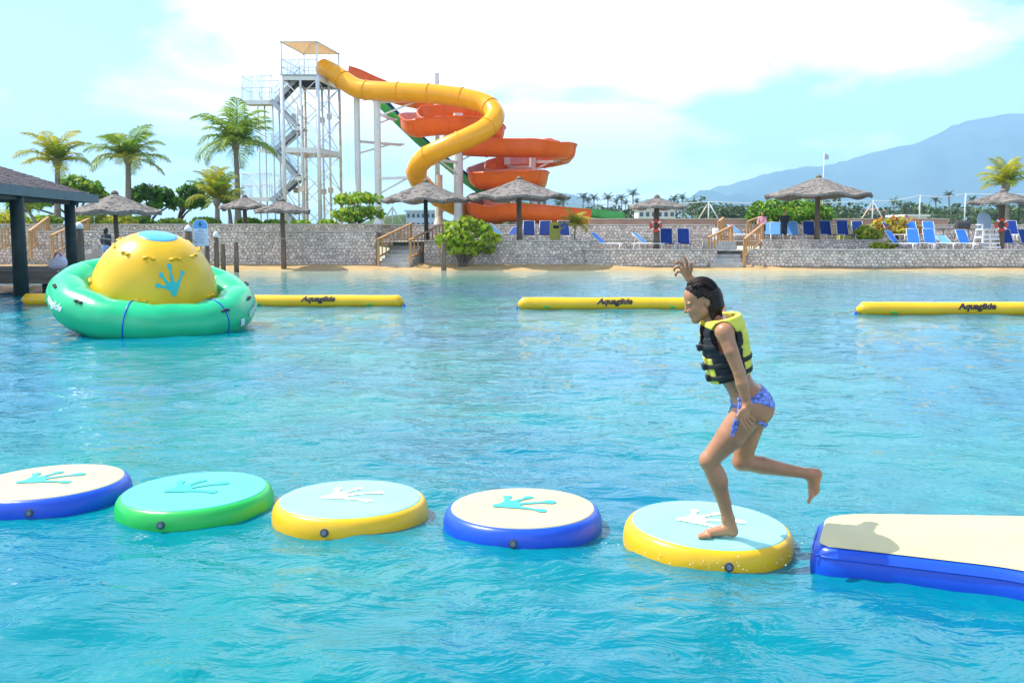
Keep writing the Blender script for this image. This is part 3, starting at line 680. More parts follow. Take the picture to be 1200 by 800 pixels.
    # lettering on the ring, left and right of the front, and a blank sticker
    for az, sc in ((R(-136), 1.7), (R(2), 1.7)):
        V, F = LETL; W_ = []
        for (u, v, _) in V:
            u *= sc * .5; v *= sc * .5; aa = az + u / 1.9; el = R(14) + v / r; o = Vector((math.cos(aa), math.sin(aa), 0))
            # ring is polygonal: follow the straight segments
            k = math.floor(((aa / (2 * math.pi)) % 1) * n - .6) % n; mid = 2 * math.pi * (k + 1.1) / n; ap = Rr * .985 / math.cos(aa - mid)
            W_.append(o * (ap + (r * 1.045 + .006) * math.cos(el)) + Vector((0, 0, (r * 1.045 + .006) * math.sin(el))))
        q = MB(); q.add(W_, F); q.build('lettering', V_white, ring, False, world=False)
    q = MB(); aa = R(-16); V = []
    for i in range(5):
        for j in range(5):
            a2 = aa + (i - 2) * .014; el = R(2) + (j - 2) * .085; o = Vector((math.cos(a2), math.sin(a2), 0)); k = math.floor(((a2 / (2 * math.pi)) % 1) * n - .6) % n; mid = 2 * math.pi * (k + 1.1) / n
            V.append(o * (Rr * .985 / math.cos(a2 - mid) + (r * 1.045 + .006) * math.cos(el)) + Vector((0, 0, (r * 1.045 + .006) * math.sin(el))))
    q.add(V, [(i * 5 + j, (i + 1) * 5 + j, (i + 1) * 5 + j + 1, i * 5 + j + 1) for i in range(4) for j in range(4)]); q.build('sticker', V_white, ring, True, world=False)
saturn()

# ================================================================== THE JUMPER
M_skin = mat('wet_tanned_skin', (0.41, 0.182, 0.086), rough=0.36, var=0.20, scale=5, bump=0.05, bscale=120, spec=0.5, sss=0.10)
M_hair = mat('wet_dark_hair', (0.016, 0.008, 0.005), rough=0.42, var=0.45, scale=14, stretch=(5, 5, 0.7), bump=0.35, bscale=26, spec=0.22)
M_vblack = mat('black_neoprene', (0.018, 0.019, 0.024), rough=0.7, var=0.3, scale=22, bump=0.5, bscale=70, spec=0.3)
M_vyel = mat('yellow_nylon', (0.66, 0.60, 0.075), rough=0.6, var=0.06, scale=10, bump=0.25, bscale=26, spec=0.3)
M_bik = mat('patterned_swim_fabric', (0.10, 0.15, 0.52), rough=0.7, var=0.5, scale=55, bump=0.1, spec=0.3, col2=(0.20, 0.26, 0.62), detail=2)
M_tie = mat('white_cord', (0.7, 0.7, 0.72), rough=0.7)
sole = at(842, 621, z=PADH + .02); Y0 = sole.y
def J(px, py, dy=0.0): return atY(px, py, Y0 + dy)
girl = thing('person', 'person in black and yellow life vest balancing on one leg, one arm raised', 'person', (sole.x, Y0, PADH + .02))
B = SDF()
U = Vector((-.25, 0, .968)); Nn = Vector((-.968, 0, -.25)); S_ = Vector((0, 1, 0))
def ax3(u, n): return np.array([list(n), [0, 1, 0], list(u)])     # rows: front, side, up
A1 = ax3(U, Nn)
# torso
B.el(J(851, 411), (.084, .134, .185), A1, .03)
B.el(J(847, 394), (.072, .140, .080), A1, .04)
B.el(J(863, 442), (.076, .116, .12), A1, .05)
U2 = Vector((-.45, 0, .893)); N2 = Vector((-.893, 0, -.45)); A2 = ax3(U2, N2)
B.el(J(879, 468), (.100, .152, .095), A2, .05)
for sgn in (-1, 1): B.el(J(889, 478, sgn * .07), (.084, .082, .09), A2, .035)
# shoulders, neck
shN = J(849, 389, -.165); shF = J(846, 379, .165)
B.rc(J(846, 383, -.06), shN, .046, .045, .035); B.rc(J(846, 379, .06), shF, .05, .05, .035)
B.rc(J(842, 385), J(830, 361), .052, .049, .03)
# near (left) arm
el_n = J(866.5, 437, -.215); wr_n = J(875.5, 474, -.225)
B.rc(shN, J(857, 412, -.20), .044, .039, .03); B.rc(J(857, 412, -.20), el_n, .039, .032, .005); B.rc(el_n, J(869.5, 449, -.22), .032, .034, .008); B.rc(J(869.5, 449, -.22), wr_n, .034, .0215, .005)
# near hand: palm then five fingers
HN = -.235
kn = [J(868, 486.5, HN - .022), J(870.5, 488, HN - .006), J(873.3, 488, HN + .010), J(876, 486.5, HN + .024)]
for kq in kn: B.rc(wr_n, kq, .020, .0115, .012)
def finger(sdf, pts, r0, r1): 
    n = len(pts)
    for i in range(n - 1): sdf.rc(pts[i], pts[i + 1], r0 + (r1 - r0) * i / (n - 1), r0 + (r1 - r0) * (i + 1) / (n - 1), .006 if i == 0 else .004)
finger(B, [kn[0], J(868.5, 493, HN - .030), J(871, 498, HN - .030), J(873.5, 501.5, HN - .024)], .0098, .0072)
finger(B, [kn[1], J(873, 495, HN - .010), J(876, 499, HN - .008), J(878.5, 501, HN - .002)], .0098, .0072)
finger(B, [kn[2], J(877.2, 493, HN + .012), J(880, 496, HN + .013), J(882, 497, HN + .017)], .0094, .007)
finger(B, [kn[3], J(880.5, 489.5, HN + .030), J(883, 491.5, HN + .031), J(884.8, 492, HN + .033)], .0084, .0064)
finger(B, [J(873, 479, HN - .012), J(867.3, 482, HN - .034), J(864.6, 487, HN - .038), J(864.8, 491.5, HN - .036)], .012, .0085)
# far (right) arm, raised
el_f = J(840, 347, .36); wr_f = J(808, 326, .28)
B.rc(shF, el_f, .043, .033, .03); B.rc(el_f, J(825, 337.5, .325), .033, .031, .02); B.rc(J(825, 337.5, .325), wr_f, .031, .0205, .02)
HF = .28
kf = [J(804.8, 313.5, HF - .030), J(801.8, 313.6, HF - .010), J(799.6, 315.4, HF + .010), J(798.8, 318, HF + .028)]
for kq in kf: B.rc(wr_f, kq, .019, .0110, .012)
finger(B, [kf[0], J(804.6, 306.5, HF - .040), J(802.6, 302, HF - .042), J(799.6, 300.2, HF - .040)], .0092, .0068)
finger(B, [kf[1], J(798, 307.6, HF - .012), J(793.6, 307, HF - .012), J(790.8, 309, HF - .010)], .0092, .0068)
finger(B, [kf[2], J(794.4, 312.3, HF + .012), J(790.8, 314, HF + .013), J(790, 317.2, HF + .014)], .0088, .0066)
finger(B, [kf[3], J(794.2, 318.4, HF + .034), J(791.6, 320.6, HF + .035), J(792, 323.2, HF + .034)], .0080, .0062)
finger(B, [J(808.5, 320.5, HF - .02), J(810.5, 314, HF - .046), J(809.6, 308.6, HF - .056)], .0115, .0078)
# near (left) leg: standing, knee bent
hipN = J(878, 481, -.082); knN = J(830.5, 539.5, -.075)
B.rc(hipN, J(856, 511, -.085), .088, .077, .04); B.rc(J(856, 511, -.085), knN, .077, .049, .006)
B.el(knN + Vector((-.010, 0, .004)), (.036, .038, .044), None, .02)
anN = J(853, 607, -.05)
B.rc(knN, J(840.5, 563, -.072), .046, .049, .02); B.el(J(844, 562, -.074), (.036, .040, .085), ax3(Vector((-.26, 0, .966)), Vector((-.966, 0, -.26))), .03); B.rc(J(840.5, 563, -.072), J(849, 590, -.06), .049, .037, .005); B.rc(J(849, 590, -.06), anN, .037, .033, .005)
zs = PADH - .002
B.rc((J(859, 617, -.05).x, Y0 - .05, zs + .031), anN, .031, .034, .02)
fx = lambda px: J(px, 620, -.05).x
B.rc((fx(854), Y0 - .05, zs + .045), (fx(829), Y0 - .055, zs + .020), .033, .020, .02)
B.rc((fx(846), Y0 - .03, zs + .030), (fx(830), Y0 - .028, zs + .019), .028, .019, .02)
for i, (px_, dy_, r_) in enumerate(((818.8, -.088, .0115), (818.2, -.068, .0095), (819.2, -.051, .009), (821, -.034, .0085), (823.2, -.017, .008))):
    B.rc((fx(829.5), Y0 + dy_ * .92 - .004, zs + .016), (fx(px_), Y0 + dy_, zs + r_ * .9), .0135, r_, .006)
# far (right) leg: lifted behind
hipF = J(884, 480, .085); knF = J(869.5, 540.5, .10)
B.rc(hipF, J(874, 516, .10), .084, .068, .04); B.rc(J(874, 516, .10), knF, .068, .050, .006)
B.el(knF + Vector((-.010, 0, -.002)), (.038, .040, .044), None, .02)
anF = J(949, 555, .09)
B.rc(knF, J(893, 545, .10), .047, .051, .02); B.rc(J(893, 545, .10), J(922, 550.5, .095), .051, .036, .006); B.rc(J(922, 550.5, .095), anF, .036, .030, .005)
B.rc(anF, J(957.5, 555.5, .09), .030, .028, .02); B.rc(J(956, 555, .09), J(954.5, 573, .09), .029, .027, .02); B.rc(J(951, 558, .09), J(952.5, 575, .09), .026, .024, .02); B.rc(J(954.5, 573, .09), J(950.5, 581, .09), .026, .016, .015)
for i in range(5): B.rc(J(951.5, 578, .09 - .026 + i * .013), J(947.6 + i * .5, 588 - i * .7, .09 - .030 + i * .0145), .011, .0085 if i else .010, .006)
# head
hu = Vector((-.30, 0, .954)); hf = Vector((-.954, 0, -.30)); AH = ax3(hu, hf); HC = J(822.5, 348.5, .0)
def H(f, u, s=0.0): return HC + hf * f + hu * u + S_ * s
B.el(H(0, .015), (.088, .070, .086), AH, .01)
B.el(H(.040, -.045), (.050, .056, .068), AH, .03)
B.el(H(.055, .020), (.036, .054, .045), AH, .02)
for sgn in (-1, 1):
    B.rc(H(.005, -.070, sgn * .046), H(.062, -.105, sgn * .014), .020, .017, .02)
    B.el(H(.066, -.045, sgn * .034), (.022, .020, .022), AH, .015)
    B.el(H(.082, -.006, sgn * .030), (.012, .024, .008), AH, .008)
    B.el(H(-.012, -.025, sgn * .071), (.017, .010, .031), AH, .006)
    B.el(H(-.010, -.022, sgn * .083), (.008, .007, .016), AH, .004, True)
B.rc(H(.070, -.108), H(.066, -.108), .020, .020, .015)
B.rc(H(.086, -.010), H(.106, -.048), .0085, .0105, .010)
for sgn in (-1, 1):
    B.el(H(.095, -.051, sgn * .011), (.010, .008, .008), AH, .006)
    B.el(H(.096, -.022, sgn * .031), (.015, .016, .011), AH, .010, True)
    B.el(H(.078, -.022, sgn * .031), (.0125, .0135, .0115), AH, .003)
B.el(H(.086, -.073), (.0125, .022, .0065), AH, .005); B.el(H(.083, -.084), (.0125, .020, .0070), AH, .005)
B.el(H(.101, -.0785), (.012, .024, .0016), AH, .002, True)
lo = np.array([J(780, 640, 0).x, Y0 - .34, PADH - .02]); hi = np.array([J(972, 640, 0).x, Y0 + .56, J(800, 290, .40).z])
body = sdf_obj('body', B, lo, hi, 0.0046, M_skin, girl)
# eyes, brow, lips as small parts
M_eye = plain('eye_white', (0.6, 0.58, 0.55), rough=0.25); M_iris = plain('iris_brown', (0.03, 0.015, 0.01), rough=0.2); M_lip = plain('lip_pink', (0.42, 0.15, 0.12), rough=0.45)
for sgn in (-1, 1):
    q = MB(); q.ball(H(.0868, -.0262, sgn * .031), (.0042, .0100, .0022), 10, 6); e = q.build('eye', M_iris, girl, True)
    q = MB(); q.tube([H(.0920, -.001, sgn * .016), H(.0905, .003, sgn * .030), H(.081, .000, sgn * .046)], [.0016, .0022, .0012], 6); q.build('eyebrow', M_hair, girl, True)
q = MB(); q.ball(H(.0890, -.0735), (.0105, .018, .0045), 12, 8); q.ball(H(.0865, -.0835), (.0100, .016, .0050), 12, 8); q.build('lips', M_lip, girl, True)
# hair
Hr = SDF()
Hr.el(H(-.002, .019), (.093, .076, .091), AH, .01); Hr.el(H(-.05, -.02), (.055, .070, .07), AH, .02)
hair_l = [H(-.045, -.02, -.055), J(836, 362, -.062), J(834.5, 371, -.066), J(832.5, 377, -.07)]
for (a, b, c_, r1, r2) in ((-.03, -.045, -.058, .030, .022), (-.055, -.05, -.035, .034, .026), (-.07, -.05, 0.0, .036, .028), (-.055, -.05, .035, .034, .024), (-.02, -.055, -.064, .018, .014)):
    tail = J(835.5 + (a + .05) * -70, 371 + 3 * math.sin(a * 300), c_ * 1.05)
    Hr.rc(H(a, b + .05, c_), H(a * 1.02, b - .015, c_ * 1.04), r1, r1 * .9, .02); Hr.rc(H(a * 1.02, b - .015, c_ * 1.04), tail, r1 * .9, r2 * .62, .015)
Hr.rc(J(836, 362, -.062), J(829.5, 374, -.082), .017, .009, .012); Hr.rc(J(838, 362, -.05), J(834, 376, -.085), .016, .007, .012); Hr.rc(J(841, 358, -.03), J(845, 371, -.04), .020, .009, .012); Hr.rc(J(832.5, 360, -.066), J(826.5, 371, -.075), .011, .006, .01)
def hair_cut(D, X, Y, Z):
    f = (X - HC.x) * hf.x + (Z - HC.z) * hf.z; u = (X - HC.x) * hu.x + (Z - HC.z) * hu.z; s = Y - HC.y
    # face opening: in front of a slanted hairline
    face = np.minimum(f - (.038 + np.maximum(0, u - .02) * .75 + .0 * s), (.066 + .0 * f) - u + f * .12)
    ear = np.sqrt((f + .008) ** 2 + (u + .028) ** 2) - .026 - np.clip((f + .0) * .25, -.004, .02)
    temple = np.minimum(np.minimum(f + .004, .010 - u), u + .14)
    D = np.maximum(D, face); D = np.maximum(D, -np.maximum(ear, .045 - np.abs(s))); D = np.maximum(D, np.minimum(temple, .1 - f))
    ang = np.arctan2(s, u + .06) ; gro = .0010 * np.sin(ang * 31 + 5 * np.sin(f * 21)) + .0008 * np.sin(ang * 53 + 7 * np.sin(f * 17 + 1))
    return D + gro
sdf_obj('hair', Hr, np.array(HC) - .19, np.array(HC) + .17, 0.0038, M_hair, girl, hair_cut)
hs = MB(); hr_ = random.Random(12)
for k in range(120):
    ph = R(hr_.uniform(-72, 72)); t0 = R(hr_.uniform(48, 80)); t1 = R(hr_.uniform(170, 205)); P_ = []; w_ = hr_.uniform(-.05, .05); lift = hr_.uniform(.0, .0035)
    for i in range(9):
        th = t0 + (t1 - t0) * i / 8; pp = ph + w_ * math.sin(i * .8); P_.append(H(-.002 + (.094 + lift) * math.cos(th) * math.cos(pp * .9), .019 + (.092 + lift) * math.sin(th) * math.cos(pp * .75), (.077 + lift) * math.sin(pp)))
    e_ = P_[-1]; dn = hr_.uniform(.03, .085); P_ += [e_ + Vector((hr_.uniform(-.012, .012), -.006, -dn * .5)), e_ + Vector((hr_.uniform(-.03, .02), -.012 + hr_.uniform(-.01, .01), -dn))]
    hs.tube(catmull(P_, 2), [.0024 - .0018 * i / 20 for i in range(2 * (len(P_) - 1) + 1)], 5)
stuff(hs.build('loose_hair', M_hair, girl, True))
# life vest: padded shell over the torso
VO = J(857, 440)
def vest_coords(X, Y, Z):
    a = (X - VO.x) * U.x + (Z - VO.z) * U.z; b = (X - VO.x) * Nn.x + (Z - VO.z) * Nn.z; c_ = Y - VO.y; return a, b, c_
def vest_dist(a, b, c_, off=0.0):
    hb = np.interp(a, [-.06, 0, .10, .20, .28, .34, .38], [.104, .112, .122, .125, .116, .100, .078]) + off
    hc = np.interp(a, [-.06, 0, .10, .20, .28, .34, .38], [.146, .152, .160, .174, .180, .168, .14]) + off
    b0 = np.interp(a, [-.06, 0, .1, .2, .3, .38], [.012, .008, .0, -.004, -.012, -.022])
    q = (np.abs((b - b0) / hb) ** 2.5 + np.abs(c_ / hc) ** 2.5) ** (1 / 2.5)
    return (q - 1) * np.minimum(hb, hc)
def vest_field(region, off):
    def post(D, X, Y, Z):
        a, b, c_ = vest_coords(X, Y, Z); d = vest_dist(a, b, c_, off)
        # quilted foam: shallow horizontal channels
        d = d + .004 * np.maximum(0, np.cos(a * 2 * math.pi / .085)) ** 6 * (np.abs(c_) < .5)
        inner = -vest_dist(a, b, c_, -.034)                                            # hollow inside
        d = np.maximum(d, inner)
        d = np.maximum(d, np.maximum(-.030 - a + .10 * np.minimum(b, 0) * -1 * 0, a - .335))
        d = np.maximum(d, -(a + .000 + b * .10))
        sh = vest_coords(shN.x, Y0, shN.z); arm = np.sqrt((a - sh[0] + .03) ** 2 * .72 + (b - sh[1] - .006) ** 2 * 1.25) - .074
        d = np.maximum(d, -np.maximum(arm, .118 - np.abs(c_)))
        nk = np.sqrt((b - .048) ** 2 * .8 + c_ ** 2) - .066 - np.clip(a - .30, 0, .1) * .35
        d = np.maximum(d, -np.maximum(nk, .20 - a))
        return np.maximum(d, region(a, b, c_))
    return post
vlo = np.array([J(806, 400).x, Y0 - .24, J(850, 462).z]); vhi = np.array([J(898, 400).x, Y0 + .24, J(850, 352).z])
back_region = lambda a, b, c_: np.minimum(np.maximum(b + .056 + .10 * np.clip(a - .17, 0, .2) * -1 * 0, np.abs(c_) - .15), np.maximum(.255 + .75 * np.clip(b - .02, 0, .1) - a, np.abs(b) - .5))
front_region = lambda a, b, c_: np.maximum(np.maximum(.084 - b, np.abs(c_) - .105), a - .135)
yel_region = lambda a, b, c_: np.minimum(back_region(a, b, c_), front_region(a, b, c_))
black_region = lambda a, b, c_: -yel_region(a, b, c_) + .0
E = SDF()
vest = sdf_obj('life_vest', E, vlo, vhi, 0.0048, M_vblack, girl, vest_field(black_region, 0.0))
sdf_obj('yellow_panel', E, vlo, vhi, 0.0048, M_vyel, vest, vest_field(yel_region, 0.004))
for a0 in (.205, .095, .028):
    reg = lambda a, b, c_, a0=a0: np.maximum(np.abs(a - a0 - .04 * b) - .014, vest_dist(a, b, c_, -.01) * -1)
    def strap_post(D, X, Y, Z, a0=a0):
        a, b, c_ = vest_coords(X, Y, Z); d = np.maximum(vest_dist(a, b, c_, .0085), -vest_dist(a, b, c_, .001)); d = np.maximum(d, np.abs(a - a0 + .03 * b) - .0135)
        if a0 > .15: d = np.maximum(d, .03 - b)
        sh = vest_coords(shN.x, Y0, shN.z); arm = np.sqrt((a - sh[0] + .02) ** 2 * .72 + (b - sh[1] - .006) ** 2 * 1.25) - .078
        return np.maximum(d, -np.maximum(arm, .085 - np.abs(c_)))
    st = sdf_obj('strap', E, vlo - .02, vhi + .02, 0.0045, V_black, vest, strap_post)
    bq = np.interp(a0, [0, .1, .2], [.112, .122, .125]); b0_ = .0
    for cc in (-.028,):
        pos = VO + U * (a0 - .004) + Nn * (bq + .016) + S_ * cc
        q = MB(); q.box(pos, (.022, .055, .032), ax=Matrix((Nn, S_, U)).transposed()); q.build('buckle', V_black, vest)
# swimsuit bottom with side ties
def bik_post(D, X, Y, Z):
    c0 = J(880, 468); u = (X - c0.x) * U2.x + (Z - c0.z) * U2.z; f = (X - c0.x) * N2.x + (Z - c0.z) * N2.z; s = np.abs(Y - Y0)
    shell = np.maximum(D - .0055, -(D + .006))
    top = u - .047 - .06 * np.clip(-f, -.1, .1)
    # leg line: rises to the side tie
    leg = (.018 - np.clip((s - .02) / .13, 0, 1) * .0) - u - np.interp(f, [-.14, -.07, 0.0, .05, .12], [.110, .080, .006, -.010, -.012]) * 1.0
    leg = leg + np.clip(.06 - s, 0, .06) * -1.6
    return np.maximum(np.maximum(shell, top), leg)
c0 = J(880, 468); bik = sdf_obj('swimsuit_bottom', B, np.array(c0) - .20, np.array(c0) + .20, 0.0045, M_bik, girl, bik_post)
yn = Y0 - .178
def ribbon(pts, w, m):
    q = MB(); P = catmull(pts, 6); V = []; F = []
    for i, p in enumerate(P):
        d = (P[min(i + 1, len(P) - 1)] - P[max(i - 1, 0)]).normalized(); s_ = d.cross(Vector((0, 1, .1))).normalized()
        wi = w * (0.7 + .5 * i / len(P))
        for e, k in ((-1, -.002), (1, -.002), (1, .002), (-1, .002)): V.append(p + s_ * wi * e + Vector((0, k, 0)))
    for i in range(len(P) - 1):
        for k in range(4): F.append((i * 4 + k, (i + 1) * 4 + k, (i + 1) * 4 + (k + 1) % 4, i * 4 + (k + 1) % 4))
    F += [(0, 1, 2, 3), tuple((len(P) - 1) * 4 + k for k in (3, 2, 1, 0))]
    q.add(V, F); q.build('side_tie', m, bik, True)
def T(px, py, y): return atY(px, py, y)
ribbon([T(866, 467, yn + .01), T(866, 477, yn - .012), T(863, 490, yn - .01), T(859.5, 500, yn - .0), T(858, 511, yn + .008)], .009, M_bik)
ribbon([T(867, 467, yn + .01), T(869, 478, yn - .014), T(866, 492, yn - .010), T(861, 506, yn + .004)], .006, M_bik)
q = MB(); q.ball(T(866.5, 467.5, yn + .008), (.013, .011, .013), 10, 8); q.build('knot', M_bik, bik, True)
ribbon([T(889, 494, yn + .0), T(893, 496, yn + .02), T(899, 499, yn + .05)], .010, M_bik)
ribbon([T(899, 483, Y0 + .13), T(905, 483.5, Y0 + .15), T(911, 484.5, Y0 + .16)], .007, M_tie)
# water thrown up round the pad
dr = MB(); d_r = np.random.default_rng(5)
for k in range(50):
    a = d_r.uniform(-math.pi * .98, .25); rr = gpr + abs(d_r.normal(.02, .05)); s_ = d_r.uniform(.0010, .0032)
    dr.ball((gpc.x + rr * math.cos(a), gpc.y + rr * math.sin(a), d_r.uniform(.0, .05) + (d_r.random() < .15) * d_r.uniform(0, .08)), (s_ * 1.4, s_ * 1.2, s_), 6, 4)
o = dr.build('splash_drops', mat('water_foam', (0.85, 0.9, 0.92), rough=0.2, var=0.02), None, True); stuff(o); tag(o, 'water drops thrown up along the rim of the stood-on yellow pad', 'water drops')
# ================================================================== PALAPAS
M_thatch = mat('weathered_thatch', (0.215, 0.19, 0.168), rough=0.95, var=0.3, scale=9, stretch=(1, 1, 0.6), bump=0.5, bscale=26, spec=0.1, island=0.08)
M_thatch2 = mat('thatch_under', (0.20, 0.165, 0.13), rough=0.95, var=0.3, scale=12, bump=0.6, spec=0.1)
M_pole = mat('weathered_pole', (0.16, 0.115, 0.08), rough=0.85, var=0.35, scale=5, stretch=(1, 1, .15), bump=0.5, bscale=14, spec=0.2)
M_green = mat('dark_green_paint', (0.015, 0.030, 0.024), rough=0.55, var=0.35, scale=4, bump=0.25, bscale=30, spec=0.35)
def thatch_roof(t, radius, rise, eave, seed, sides=8):
    rg = np.random.default_rng(seed); seg = 64; rings = 9; V = []; F = []
    def rad(a): 
        k = math.pi / sides; aa = (a % (2 * k)) - k; return radius * (math.cos(k) / math.cos(aa) * .45 + .55)
    dr = [.05 * rg.normal() for _ in range(seg)]; dr = [(dr[i - 1] + dr[i] + dr[(i + 1) % seg]) / 3 for i in range(seg)]
    def surf(a, q, i=0):      # q 0 = apex, 1 = eave
        z = eave + rise * (1 - q) ** 1.0 * (1 + .10 * q) - .06 * rise * math.sin(q * math.pi) ; sag = .05 * radius / 2.5 * math.cos(a * sides) * q ** 3
        return Vector((rad(a) * q * math.cos(a), rad(a) * q * math.sin(a), z + sag + dr[i % seg] * q * q))
    b_ = MB()
    for j in range(rings + 1):
        q = max(.012, j / rings)
        for i in range(seg): V.append(surf(2 * math.pi * i / seg, q, i))
    F = [(j * seg + i, (j + 1) * seg + i, (j + 1) * seg + (i + 1) % seg, j * seg + (i + 1) % seg) for j in range(rings) for i in range(seg)]
    lower = len(V)
    for i in range(seg): V.append(surf(2 * math.pi * i / seg, .985, i) - Vector((0, 0, .13)))
    V.append(Vector((0, 0, eave + rise * .78)))
    F += [(rings * seg + i, lower + i, lower + (i + 1) % seg, rings * seg + (i + 1) % seg) for i in range(seg)] + [(lower + i, lower + seg, lower + (i + 1) % seg) for i in range(seg)]
    b_.add(V, F); roof = b_.build('roof', M_thatch, t, 2, world=False)
    # loose thatch: overlapping leaf strips down the slope and a ragged fringe
    b_ = MB(); n = int(300 * (radius / 2.4) ** 1.5)
    for k in range(n):
        a = rg.uniform(0, 6.283); q = math.sqrt(rg.uniform(.02, 1)); w = rg.uniform(.03, .07); l_ = rg.uniform(.14, .30) / radius
        i = int(a / 6.283 * seg); p0 = surf(a, max(.02, q - l_), i) + Vector((0, 0, .012)); p1 = surf(a + rg.normal() * .02, min(q, 1.0) + (rg.uniform(0, .03) if q > .9 else 0), i) + Vector((0, 0, .022 if q < .93 else -.02))
        s_ = Vector((-math.sin(a), math.cos(a), 0)) * w; b_.add([p0 - s_ * .6, p0 + s_ * .6, p1 + s_, p1 - s_], [(0, 1, 2, 3)])
    for k in range(int(seg * 3.2)):
        a = rg.uniform(0, 6.283); i = int(a / 6.283 * seg); p0 = surf(a, .99, i); dn = Vector((math.cos(a) * .03, math.sin(a) * .03, -rg.uniform(.05, .12))); s_ = Vector((-math.sin(a), math.cos(a), 0)) * rg.uniform(.03, .09); b_.add([p0 - s_, p0 + s_, p0 + dn + s_ * .6, p0 + dn - s_ * .6], [(0, 1, 2, 3)])
    stuff(b_.build('thatch', M_thatch, roof, False, world=False))
    b_ = MB(); b_.lathe([(.16, eave + rise - .05), (.13, eave + rise + .05), (.02, eave + rise + .12)], 14); b_.build('ridge_cap', M_thatch2, roof, True, world=False)
def palapa(px, base_y, Y, wpx, top_y, eave_y, label, seed, pole_r=.09, pole=None, sides=8):
    b = at(px, base_y, Y=Y); y = b.y; zt = at(px, top_y, Y=Y).z; ze = at(px, eave_y, Y=Y).z; rad = wpx / 2 / ppm(y) * 1.02
    t = thing('thatched_umbrella', label, 'umbrella', b); seedr = random.Random(seed)
    ez, tz = ze - b.z, zt - b.z
    thatch_roof(t, rad, tz - ez - .08, ez + .07, seed, sides)
    q = MB(); q.tube([(0, 0, -.3), (.01, 0, ez * .4), (-.015, .01, ez * .8), (0, 0, tz - .25)], [pole_r * 1.08, pole_r, pole_r * .96, pole_r * .8], 12); q.build('pole', pole or M_pole, t, True, world=False)
    for k in range(8):
        a = 2 * math.pi * (k + .5) / 8; q = MB(); q.tube([(.05 * math.cos(a), .05 * math.sin(a), tz - .36), (rad * .93 * math.cos(a), rad * .93 * math.sin(a), ez - .05)], .03, 6); q.build('rafter', M_pole, t, False, world=False)
    return t
palapa(138, 306, 33, 103, 226, 250, 'wide thatched umbrella behind the green pavilion post and yellow dome', 1, .10)
palapa(288, 277, 43.5, 60, 230, 244.5, 'small thatched umbrella behind the low wall, beside the tall palm trunk', 2, .12)
palapa(332.5, 309, 38.6, 64, 234.5, 248.5, 'small thatched umbrella standing on the sand in front of the stone wall', 3, .12)
palapa(499.5, 283, 40.8, 103, 212, 236, 'thatched umbrella beside the wooden stairs, left of the flume', 4, .11, M_green)
palapa(608.5, 284.5, 40.2, 118, 209, 232.5, 'big thatched umbrella in front of the orange flume', 5, .13)
palapa(769, 293, 40.2, 67, 230.5, 244, 'thatched umbrella with the red lifebuoy above two blue chairs', 6, .15)
palapa(957, 282.5, 42.3, 122, 207, 230.5, 'big thatched umbrella beside the flowering hedge, flagpole behind it', 7, .14)
palapa(1172, 292, 40.0, 78, 223.5, 238, 'thatched umbrella with the red lifebuoy beside the white lifeguard chair', 8, .16)

# lifebuoys hung on two of the poles
M_buoy = vinyl('orange_red_foam', (0.58, 0.055, 0.02)); 
def lifebuoy(px, py, Y, d, label):
    c = at(px, py, Y=Y); t = thing('lifebuoy', label, 'lifebuoy', c); r = d / 2 / ppm(c.y); rt = r * .24; n = 36
    ring = [((r - rt) * math.cos(2 * math.pi * k / n), 0, (r - rt) * math.sin(2 * math.pi * k / n)) for k in range(n)]
    q = MB(); q.tube(ring, rt, 10, closed=True, up=(0, 1, 0)); q.build('ring', M_buoy, t, True, world=False)
    for k in range(4):
        a0 = math.pi / 4 + k * math.pi / 2; q = MB(); q.tube([((r - rt) * math.cos(a0 + s), 0, (r - rt) * math.sin(a0 + s)) for s in (-.16, -.08, 0, .08, .16)], rt * 1.05, 10, up=(0, 1, 0)); q.build('band', V_white, t, True, world=False)
lifebuoy(768.5, 264.5, 39.85, 15, 'red and white lifebuoy on the umbrella pole above two blue chairs')
lifebuoy(1173.5, 263.5, 39.65, 16, 'red and white lifebuoy on the umbrella pole beside the lifeguard chair')

